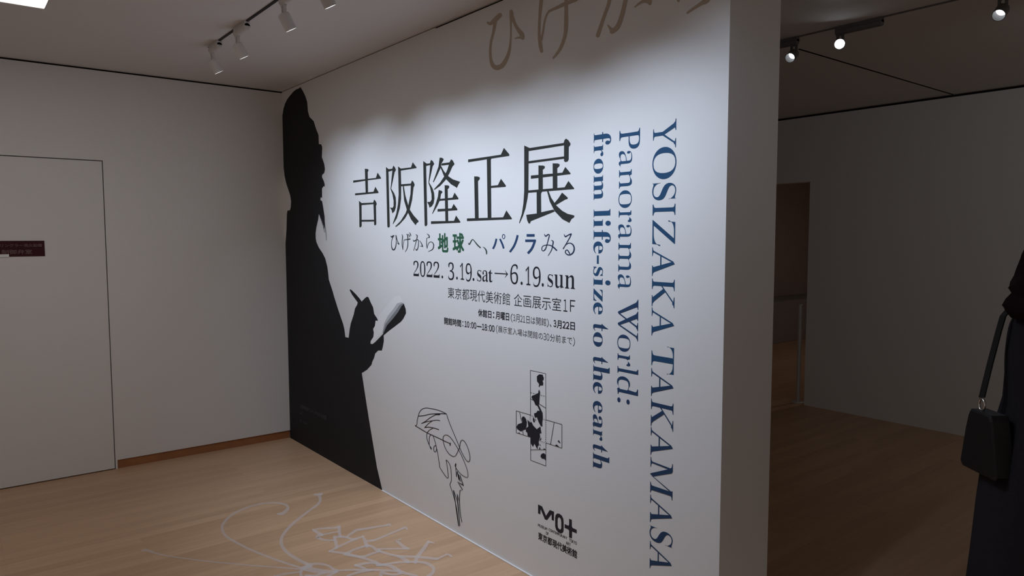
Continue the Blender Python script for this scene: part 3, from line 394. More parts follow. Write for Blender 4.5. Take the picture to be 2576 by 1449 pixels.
    'silhouette': [{"p":[[3651,26800],[3306,26746],[2855,26754],[2386,26694],[1661,26501],[1054,26297],[612,26042],[283,25727],[8,25225],[8,24700],[8,23407],[8,21554],[8,21241],[136,20662],[447,20044],[858,19516],[1191,19090],[1353,18632],[1260,18172],[1063,17948],[578,17937],[429,17642],[303,16576],[8,15405],[8,14554],[8,-21],[8,-20],[5370,-10],[10635,3],[15231,26],[15231,44],[14571,1321],[14102,2706],[13621,4102],[13209,5388],[12683,7101],[13436,7428],[14048,7834],[14174,8062],[14407,8317],[14576,8629],[14982,8869],[15454,8920],[15595,9190],[15728,9541],[15718,9896],[16299,10200],[17053,10552],[17858,10936],[18143,11140],[18470,11489],[18439,11733],[18239,12030],[17947,11861],[17513,11456],[16842,10985],[16155,10553],[15681,10003],[15206,9710],[14562,9332],[14233,9180],[13964,9166],[13992,9342],[14371,9655],[14434,9929],[14345,10149],[14596,10364],[14697,10716],[15005,10727],[14926,10852],[14521,11118],[14391,11526],[14076,11808],[13801,12114],[13558,12136],[13257,11999],[12833,11775],[12581,11935],[12073,12176],[11468,12416],[11201,12482],[11139,12397],[11457,12138],[11889,11889],[12271,11678],[12179,11513],[11864,11250],[11668,10841],[11197,10194],[11047,9858],[10842,9206],[10341,9194],[10222,9694],[10047,10044],[9649,10541],[9199,11125],[8656,11878],[8489,12153],[7890,12961],[7790,13461],[7683,13837],[7360,14420],[6916,14790],[6316,15163],[5914,15547],[5802,15805],[5801,16182],[5963,16611],[6309,17161],[6431,17542],[6871,17109],[7205,16682],[7271,16390],[7418,16807],[7391,17351],[7219,17899],[7037,18410],[6739,18511],[6831,18712],[7048,18620],[7061,19287],[7342,19440],[7492,19391],[7527,19556],[7405,19768],[7101,20080],[7129,20224],[7487,20345],[7623,20584],[7517,20967],[7281,21273],[7143,21440],[7245,22136],[7082,22337],[6682,22398],[6660,23027],[6269,23486],[5887,24078],[5167,24464],[4920,24880],[4816,25573],[4491,26047],[4079,26454]]}],
    'page': [{"p":[[14234,9237],[13966,9264],[14419,9928],[14386,10154],[14702,10717],[15043,10748],[15092,11054],[17175,12391],[17825,12469],[18098,12096],[17442,11527],[16771,11053],[16082,10584],[15529,10044]]}],
    'shade': [{"p":[[18239,12030],[17947,11861],[17513,11456],[16842,10985],[16155,10553],[15681,10003],[15590,10023],[15946,10601],[16551,11055],[17229,11528],[17724,11919],[18129,12060]]},{"p":[[18239,12030],[17947,11861],[17513,11456],[16842,10985],[16155,10553],[15681,10003],[15560,10030],[15796,10636],[16257,11126],[16942,11600],[17442,11993],[17963,12104]]}],
    'wisps': [{"s":[[[6582,17334],[6639,17257],[6721,17149],[6815,17024],[6909,16894],[6991,16774],[7066,16654],[7142,16525],[7212,16401],[7271,16294],[7314,16219]],[[6778,17354],[6825,17277],[6893,17168],[6971,17041],[7050,16909],[7121,16787],[7187,16666],[7255,16536],[7319,16411],[7373,16304],[7411,16228]]]},{"s":[[[7231,16910],[7270,16813],[7327,16676],[7391,16518],[7451,16359],[7495,16220],[7523,16093],[7541,15965],[7553,15845],[7560,15743],[7567,15670]],[[7428,16921],[7458,16824],[7503,16686],[7552,16527],[7596,16367],[7627,16226],[7641,16096],[7644,15967],[7640,15846],[7635,15744],[7633,15671]]]}],
    'brush': [[{"s":[[[26500,26236],[26493,26209],[26527,26170],[26548,26152],[26583,26119],[26640,26075],[26728,26029],[26846,26002],[26951,26002],[27046,26015],[27138,26033],[27224,26054],[27304,26076],[27386,26102],[27472,26134],[27551,26167],[27618,26195],[27666,26215],[27715,26274],[27686,26337]],[[26520,26248],[26564,26250],[26626,26227],[26662,26209],[26706,26184],[26746,26167],[26766,26164],[26766,26171],[26791,26181],[26844,26202],[26908,26231],[26979,26262],[27052,26291],[27129,26317],[27214,26346],[27298,26373],[27371,26397],[27422,26414],[27541,26416],[27637,26377]]]},{"s":[[[27172,26172],[27092,26174],[27036,26132],[27026,26074],[27012,25993],[26995,25899],[26975,25802],[26951,25714],[26921,25635],[26883,25555],[26843,25475],[26804,25394],[26771,25313],[26746,25232],[26724,25152],[26706,25072],[26692,24990],[26683,24906],[26678,24816],[26677,24723],[26681,24628],[26689,24535],[26703,24448],[26721,24364],[26744,24282],[26773,24202],[26813,24125],[26867,24053],[26937,23986],[27022,23926],[27120,23875],[27228,23837],[27340,23812],[27452,23803],[27562,23806],[27667,23820],[27767,23845],[27859,23880],[27939,23925],[28010,23979],[28074,24038],[28131,24102],[28183,24168],[28229,24236],[28270,24307],[28307,24383],[28339,24466],[28367,24559],[28388,24665],[28403,24783],[28415,24906],[28424,25028],[28432,25143],[28437,25252],[28439,25359],[28440,25463],[28442,25563],[28447,25658],[28457,25749],[28470,25838],[28483,25922],[28496,25998],[28504,26065],[28508,26122],[28508,26170],[28507,26209],[28505,26241],[28505,26264],[28472,26319],[28415,26352]],[[27228,26154],[27294,26109],[27319,26042],[27297,25989],[27266,25913],[27230,25824],[27191,25732],[27152,25646],[27112,25565],[27069,25486],[27026,25408],[26987,25330],[26955,25253],[26929,25177],[26906,25101],[26889,25024],[26877,24946],[26871,24865],[26871,24779],[26876,24688],[26887,24597],[26904,24509],[26929,24428],[26961,24352],[27001,24279],[27045,24213],[27091,24159],[27135,24119],[27175,24092],[27215,24072],[27251,24060],[27285,24051],[27319,24046],[27362,24043],[27418,24042],[27483,24047],[27548,24057],[27610,24074],[27671,24100],[27735,24137],[27800,24182],[27863,24233],[27924,24288],[27982,24344],[28036,24403],[28087,24466],[28134,24537],[28175,24619],[28211,24716],[28243,24826],[28270,24943],[28292,25061],[28308,25173],[28317,25280],[28320,25386],[28319,25490],[28315,25591],[28311,25689],[28307,25784],[28300,25878],[28292,25968],[28285,26049],[28280,26119],[28278,26176],[28278,26224],[28279,26263],[28280,26294],[28280,26317],[28312,26357],[28370,26363]]]},{"s":[[[28393,26331],[28341,26320],[28320,26275],[28330,26231],[28342,26169],[28359,26093],[28383,26010],[28416,25925],[28460,25840],[28511,25750],[28569,25658],[28631,25565],[28695,25474],[28766,25380],[28843,25285],[28918,25196],[28981,25120],[29025,25063],[29054,25025],[29079,24990],[29102,24957],[29120,24924],[29135,24896],[29172,24846],[29228,24821]],[[28437,26324],[28499,26296],[28542,26242],[28553,26197],[28566,26135],[28584,26064],[28607,25989],[28637,25916],[28675,25839],[28720,25755],[28771,25669],[28829,25582],[28892,25501],[28968,25421],[29060,25339],[29156,25257],[29244,25177],[29314,25098],[29353,25025],[29364,24964],[29357,24918],[29345,24888],[29339,24868],[29318,24826],[29269,24815]]]},{"s":[[[29354,24917],[29323,24959],[29245,24996],[29204,25001],[29145,25010],[29075,25020],[29002,25029],[28933,25034],[28869,25033],[28807,25029],[28750,25023],[28703,25017],[28669,25013],[28653,25008],[28649,24999]],[[29354,24890],[29322,24861],[29244,24858],[29202,24869],[29144,24886],[29078,24905],[29012,24923],[28955,24937],[28900,24948],[28838,24957],[28778,24965],[28725,24972],[28687,24976],[28665,24982],[28653,24991]]]}],[{"s":[[[30523,26659],[30468,26656],[30436,26618],[30432,26573],[30425,26511],[30418,26439],[30410,26365],[30402,26296],[30394,26237],[30385,26181],[30376,26122],[30366,26055],[30357,25975],[30348,25879],[30339,25771],[30331,25655],[30322,25537],[30315,25422],[30308,25309],[30300,25194],[30294,25080],[30290,24968],[30289,24862],[30292,24759],[30298,24660],[30306,24565],[30318,24477],[30332,24394],[30352,24313],[30378,24235],[30406,24165],[30430,24107],[30446,24066],[30489,24017],[30546,23994]],[[30564,26648],[30617,26614],[30645,26560],[30646,26515],[30648,26451],[30650,26376],[30650,26298],[30646,26225],[30638,26162],[30628,26104],[30616,26046],[30602,25982],[30587,25905],[30569,25814],[30547,25710],[30525,25599],[30505,25487],[30491,25376],[30482,25265],[30476,25152],[30474,25039],[30476,24928],[30483,24824],[30497,24725],[30517,24628],[30540,24535],[30563,24447],[30583,24365],[30598,24289],[30613,24216],[30626,24150],[30637,24094],[30645,24052],[30631,24007],[30586,23992]]]},{"s":[[[30526,24511],[30575,24510],[30613,24537],[30624,24574],[30639,24626],[30657,24689],[30677,24760],[30697,24836],[30717,24922],[30738,25021],[30760,25122],[30783,25218],[30808,25298],[30835,25363],[30863,25419],[30893,25467],[30924,25507],[30956,25541],[30991,25567],[31031,25585],[31072,25598],[31110,25608],[31138,25617],[31158,25641],[31149,25667]],[[30492,24523],[30453,24553],[30442,24597],[30459,24633],[30483,24681],[30511,24740],[30539,24807],[30566,24878],[30591,24962],[30616,25059],[30642,25160],[30668,25257],[30696,25340],[30726,25407],[30757,25466],[30789,25517],[30822,25561],[30857,25600],[30899,25633],[30945,25658],[30990,25677],[31026,25690],[31050,25699],[31096,25699],[31132,25683]]]},{"s":[[[30967,25651],[31001,25626],[31055,25614],[31136,25615],[31251,25616],[31384,25617],[31518,25619],[31639,25621],[31743,25623],[31839,25626],[31932,25629],[32028,25632],[32133,25635],[32263,25638],[32413,25641],[32564,25643],[32694,25645],[32785,25647],[32838,25665],[32847,25699]],[[30956,25670],[30959,25697],[30997,25713],[31075,25719],[31186,25728],[31313,25738],[31441,25749],[31555,25759],[31651,25769],[31741,25781],[31831,25792],[31930,25801],[32042,25806],[32180,25805],[32337,25800],[32494,25793],[32629,25786],[32723,25781],[32794,25761],[32834,25726]]]},{"s":[[[32079,26478],[32039,26472],[32019,26440],[32019,26381],[32020,26300],[32021,26205],[32021,26106],[32021,26014],[32022,25930],[32022,25847],[32022,25762],[32022,25669],[32020,25566],[32018,25448],[32014,25317],[32009,25181],[32004,25050],[31998,24930],[31994,24823],[31993,24725],[31990,24635],[31980,24547],[31957,24456],[31920,24360],[31871,24261],[31814,24162],[31751,24069],[31685,23985],[31608,23906],[31515,23830],[31419,23759],[31334,23699],[31273,23654],[31261,23628],[31275,23604]],[[32111,26471],[32154,26446],[32180,26403],[32190,26343],[32206,26259],[32223,26159],[32238,26056],[32247,25959],[32249,25872],[32246,25789],[32240,25705],[32235,25615],[32233,25514],[32236,25396],[32243,25263],[32249,25125],[32252,24990],[32250,24868],[32243,24762],[32235,24664],[32221,24571],[32200,24477],[32166,24381],[32122,24280],[32067,24177],[32004,24075],[31933,23979],[31855,23892],[31759,23812],[31647,23740],[31534,23676],[31437,23625],[31369,23587],[31329,23580],[31294,23591]]]}],[{"s":[[[34921,26090],[34888,26093],[34861,26075],[34833,26014],[34792,25929],[34745,25829],[34699,25724],[34658,25625],[34625,25528],[34595,25428],[34568,25330],[34540,25237],[34510,25154],[34479,25083],[34446,25021],[34412,24963],[34375,24902],[34336,24836],[34295,24764],[34252,24689],[34208,24612],[34163,24534],[34118,24455],[34070,24368],[34018,24274],[33968,24183],[33925,24104],[33894,24048],[33900,23989],[33945,23947]],[[34944,26079],[34970,26056],[34976,26022],[34957,25958],[34929,25868],[34897,25762],[34864,25652],[34834,25551],[34806,25455],[34779,25356],[34752,25257],[34723,25162],[34692,25075],[34657,24999],[34621,24934],[34584,24875],[34547,24816],[34509,24751],[34470,24679],[34429,24604],[34388,24526],[34347,24447],[34306,24368],[34262,24281],[34215,24185],[34169,24092],[34130,24012],[34103,23955],[34049,23923],[33986,23928]]]},{"s":[[[35523,25603],[35486,25599],[35464,25569],[35457,25513],[35448,25433],[35437,25342],[35425,25251],[35412,25172],[35398,25109],[35382,25050],[35365,24994],[35346,24935],[35324,24870],[35299,24797],[35272,24720],[35243,24641],[35212,24565],[35178,24492],[35141,24421],[35103,24350],[35062,24284],[35020,24227],[34980,24183],[34935,24152],[34879,24126],[34818,24104],[34759,24086],[34716,24071],[34667,24022],[34680,23966]],[[35552,25594],[35588,25569],[35607,25527],[35609,25469],[35613,25386],[35616,25290],[35616,25192],[35612,25106],[35603,25035],[35590,24971],[35574,24911],[35556,24850],[35536,24784],[35514,24710],[35490,24631],[35463,24549],[35433,24468],[35402,24391],[35369,24316],[35334,24239],[35296,24164],[35252,24095],[35199,24033],[35129,23983],[35050,23947],[34974,23922],[34913,23905],[34872,23893],[34780,23894],[34711,23931]]]},{"s":[[[34893,23928],[34920,23964],[34899,24027],[34875,24047],[34842,24076],[34803,24110],[34763,24145],[34724,24177],[34686,24206],[34646,24236],[34608,24263],[34575,24287],[34552,24303],[34536,24312],[34522,24313]],[[34857,23917],[34792,23924],[34719,23972],[34705,23995],[34686,24028],[34663,24066],[34641,24105],[34620,24139],[34599,24171],[34575,24206],[34552,24239],[34531,24267],[34517,24288],[34510,24301],[34515,24310]]]},{"s":[[[34007,25840],[34040,25809],[34099,25791],[34207,25787],[34360,25781],[34534,25774],[34706,25764],[34856,25751],[34989,25736],[35121,25717],[35241,25697],[35339,25676],[35399,25659],[35412,25654],[35422,25646],[35438,25619],[35452,25583],[35466,25554],[35499,25514],[35540,25495]],[[33997,25863],[34004,25892],[34049,25907],[34155,25905],[34307,25903],[34481,25900],[34655,25895],[34810,25886],[34947,25875],[35083,25862],[35213,25846],[35330,25824],[35438,25791],[35534,25730],[35586,25658],[35600,25602],[35601,25564],[35605,25543],[35598,25506],[35567,25493]]]},{"s":[[[35971,25602],[35959,25583],[35972,25550],[36014,25495],[36074,25418],[36142,25329],[36211,25237],[36273,25150],[36332,25061],[36394,24963],[36453,24867],[36507,24780],[36548,24714],[36577,24672],[36597,24647],[36613,24629],[36627,24610],[36639,24592],[36670,24549],[36711,24529]],[[35988,25608],[36020,25604],[36057,25579],[36108,25528],[36180,25456],[36264,25370],[36350,25280],[36429,25191],[36504,25100],[36581,25002],[36654,24905],[36716,24817],[36763,24744],[36790,24685],[36800,24639],[36797,24606],[36789,24588],[36784,24576],[36774,24538],[36740,24526]]]},{"s":[[[36801,24684],[36759,24752],[36655,24810],[36624,24810],[36577,24812],[36516,24815],[36451,24817],[36388,24814],[36331,24805],[36278,24794],[36226,24780],[36178,24765],[36133,24750],[36090,24731],[36047,24710],[36008,24688],[35976,24670],[35953,24657],[35944,24645],[35948,24632]],[[36802,24640],[36761,24593],[36658,24587],[36623,24603],[36577,24626],[36527,24651],[36479,24672],[36436,24685],[36393,24690],[36345,24688],[36295,24683],[36245,24675],[36198,24667],[36151,24658],[36103,24647],[36058,24635],[36019,24624],[35991,24617],[35971,24617],[35955,24624]]]}],[{"s":[[[37923,25272],[37892,25266],[37877,25236],[37880,25191],[37883,25129],[37887,25055],[37891,24977],[37896,24900],[37902,24820],[37908,24733],[37915,24646],[37923,24566],[37931,24501],[37941,24453],[37953,24417],[37965,24391],[37975,24373],[37982,24359],[38008,24322],[38043,24305]],[[37948,25267],[37981,25246],[38002,25207],[38008,25162],[38016,25099],[38025,25024],[38035,24945],[38045,24868],[38056,24788],[38069,24700],[38081,24613],[38092,24534],[38100,24471],[38104,24428],[38105,24398],[38104,24378],[38104,24361],[38104,24347],[38095,24314],[38067,24303]]]},{"s":[[[38017,24457],[38054,24451],[38086,24470],[38122,24538],[38169,24638],[38228,24746],[38297,24842],[38374,24904],[38468,24936],[38580,24953],[38697,24952],[38807,24934],[38898,24904],[38984,24852],[39078,24774],[39166,24682],[39235,24590],[39273,24516],[39278,24453],[39258,24382],[39223,24310],[39183,24243],[39151,24193],[39136,24166],[39125,24149],[39100,24129],[39055,24109],[39002,24085],[38944,24062],[38882,24041],[38814,24020],[38747,24000],[38684,23978],[38622,23955],[38560,23931],[38503,23907],[38454,23887],[38419,23872],[38401,23854],[38405,23833]],[[37994,24470],[37971,24498],[37970,24535],[38010,24600],[38064,24697],[38132,24805],[38212,24905],[38302,24976],[38409,25018],[38531,25044],[38661,25053],[38794,25042],[38923,25007],[39050,24940],[39172,24847],[39283,24740],[39376,24630],[39445,24519],[39479,24407],[39483,24295],[39467,24192],[39438,24102],[39401,24031],[39347,23980],[39275,23955],[39206,23952],[39148,23956],[39093,23952],[39030,23940],[38960,23925],[38889,23910],[38819,23894],[38755,23879],[38691,23863],[38625,23846],[38562,23829],[38509,23814],[38471,23804],[38439,23805],[38416,23819]]]}]],
    'map_lines': [{"s":[[[29777,9775],[30855,9788]],[[29784,9796],[30861,9807]]]},{"s":[[[30843,9795],[30863,7694]],[[30872,9800],[30892,7701]]]},{"s":[[[30866,6628],[30864,5554]],[[30895,6634],[30893,5562]]]},{"s":[[[30884,5569],[29813,5568]],[[30873,5548],[29802,5546]]]},{"s":[[[29823,5561],[29817,6659]],[[29792,5553],[29786,6652]]]},{"s":[[[29765,9783],[29776,7694]],[[29796,9788],[29807,7700]]]},{"s":[[[29796,7707],[28738,7699]],[[29787,7686],[28729,7678]]]},{"s":[[[28717,7685],[28715,6629]],[[28750,7691],[28748,6636]]]},{"s":[[[28726,6622],[29802,6636]],[[28736,6643],[29812,6657]]]},{"s":[[[30869,7680],[31944,7690]],[[30877,7700],[31951,7710]]]},{"s":[[[31934,7697],[31939,6632]],[[31962,7702],[31967,6638]]]},{"s":[[[31957,6645],[30890,6642]],[[31948,6625],[30881,6622]]]},{"s":[[[29784,8458],[30014,8416]],[[29799,8478],[30029,8436]]]},{"s":[[[30408,8322],[30864,8220]],[[30424,8342],[30879,8239]]]},{"s":[[[28987,7656],[29120,7255]],[[29018,7666],[29151,7266]]]},{"s":[[[29210,6848],[29252,6652]],[[29241,6857],[29284,6661]]]},{"s":[[[31425,7680],[31193,6671]],[[31453,7683],[31221,6674]]]},{"s":[[[29818,6047],[30877,6307]],[[29817,6068],[30876,6327]]]},{"s":[[[29787,8742],[29898,8743]],[[29795,8763],[29905,8764]]]},{"s":[[[29971,8744],[30081,8746]],[[29978,8765],[30088,8766]]]},{"s":[[[30153,8746],[30262,8748]],[[30161,8767],[30269,8768]]]},{"s":[[[30334,8748],[30442,8750]],[[30341,8769],[30449,8770]]]},{"s":[[[30513,8751],[30620,8752]],[[30520,8771],[30627,8772]]]},{"s":[[[30691,8753],[30796,8754]],[[30698,8773],[30803,8774]]]},{"s":[[[30622,7676],[30697,7677]],[[30630,7697],[30705,7698]]]},{"s":[[[30746,7678],[30820,7679]],[[30754,7698],[30828,7700]]]},{"s":[[[29786,7676],[29871,7674]],[[29796,7697],[29881,7695]]]},{"s":[[[29928,7672],[30012,7670]],[[29938,7693],[30022,7691]]]},{"s":[[[30868,7679],[30868,7622]],[[30897,7685],[30898,7628]]]},{"s":[[[30868,7584],[30868,7527]],[[30898,7590],[30898,7533]]]},{"s":[[[30868,7489],[30869,7431]],[[30898,7495],[30898,7437]]]},{"s":[[[30869,7393],[30869,7336]],[[30898,7399],[30898,7342]]]},{"s":[[[30869,7298],[30869,7240]],[[30898,7304],[30899,7247]]]},{"s":[[[30869,7202],[30869,7145]],[[30899,7209],[30899,7151]]]},{"s":[[[30869,7107],[30870,7049]],[[30899,7113],[30899,7056]]]},{"s":[[[30870,7011],[30870,6954]],[[30899,7018],[30899,6960]]]},{"s":[[[30870,6916],[30870,6858]],[[30899,6922],[30900,6865]]]},{"s":[[[30870,6820],[30870,6763]],[[30900,6827],[30900,6769]]]},{"s":[[[30870,6724],[30871,6667]],[[30900,6731],[30900,6674]]]},{"s":[[[30475,6612],[30557,6615]],[[30483,6633],[30565,6636]]]},{"s":[[[30611,6617],[30693,6621]],[[30619,6638],[30701,6642]]]},{"s":[[[30747,6623],[30828,6626]],[[30755,6644],[30836,6647]]]},{"s":[[[29781,7695],[29781,7644]],[[29812,7701],[29812,7650]]]},{"s":[[[29781,7611],[29781,7560]],[[29812,7617],[29812,7566]]]},{"s":[[[29781,7527],[29781,7476]],[[29812,7533],[29812,7482]]]},{"s":[[[29781,7442],[29781,7392]],[[29812,7449],[29812,7398]]]}],
    'map_land': [{"p":[[30424,9699],[30647,9717],[30731,9583],[30711,9482],[30633,9453],[30697,9349],[30672,9231],[30474,9198],[30425,9108],[30375,9133],[30414,9238],[30349,9293],[30264,9346],[30248,9574],[30349,9655]]},{"p":[[30415,8991],[30475,8886],[30435,8583],[30416,8348],[30376,8258],[30275,8223],[30149,8233],[30047,8381],[29858,8547],[29919,8624],[30199,8740],[30350,8832],[30365,8933]]},{"p":[[30275,8236],[30416,8249],[30551,8077],[30650,7964],[30666,7770],[30627,7498],[30637,7336],[30527,7329],[30377,7480],[30251,7687],[30124,7635],[30083,7687],[30048,7814],[30225,7898],[30301,7996],[30451,8018]]},{"p":[[29997,7637],[30084,7571],[30114,7427],[29997,7403],[29961,7529]]},{"p":[[30150,7617],[30200,7527],[30150,7501]]},{"p":[[29136,7397],[29216,7509],[29322,7536],[29453,7461],[29531,7307],[29505,7099],[29426,6946],[29215,6850],[29135,6782],[28975,6781],[28786,6844],[28759,6925],[28867,7068],[29162,7198],[29189,7271]]},{"p":[[29568,7443],[29765,7338],[29869,7383],[29997,7235],[30251,7122],[30377,7215],[30503,7307],[30528,7147],[30578,7009],[30453,6982],[30478,6805],[30378,6583],[30404,6422],[30303,6332],[30318,6202],[30227,6248],[30074,6414],[29972,6239],[29828,6357],[29802,6655],[29584,6658],[29568,6807],[29453,6850],[29453,6986],[29636,7126],[29599,7287]]},{"p":[[30553,6822],[30554,6706],[30429,6611],[30479,6705]]},{"p":[[30454,6484],[30529,6435],[30454,6401]]},{"p":[[30454,6351],[30519,6243],[30404,6216]]},{"p":[[30728,6332],[30852,6344],[30852,6311],[30704,6276]]},{"p":[[30630,6076],[30754,6123],[30887,6072],[30888,5792],[30779,5864],[30605,5838],[30515,5899],[30530,5986]]},{"p":[[31740,6956],[31858,6854],[31812,6827],[31684,6879]]},{"p":[[31505,6644],[31600,6724],[31798,6647]]},{"p":[[31207,6689],[31255,6635],[31159,6629]]},{"p":[[28921,6701],[29055,6661],[28921,6649]]}],
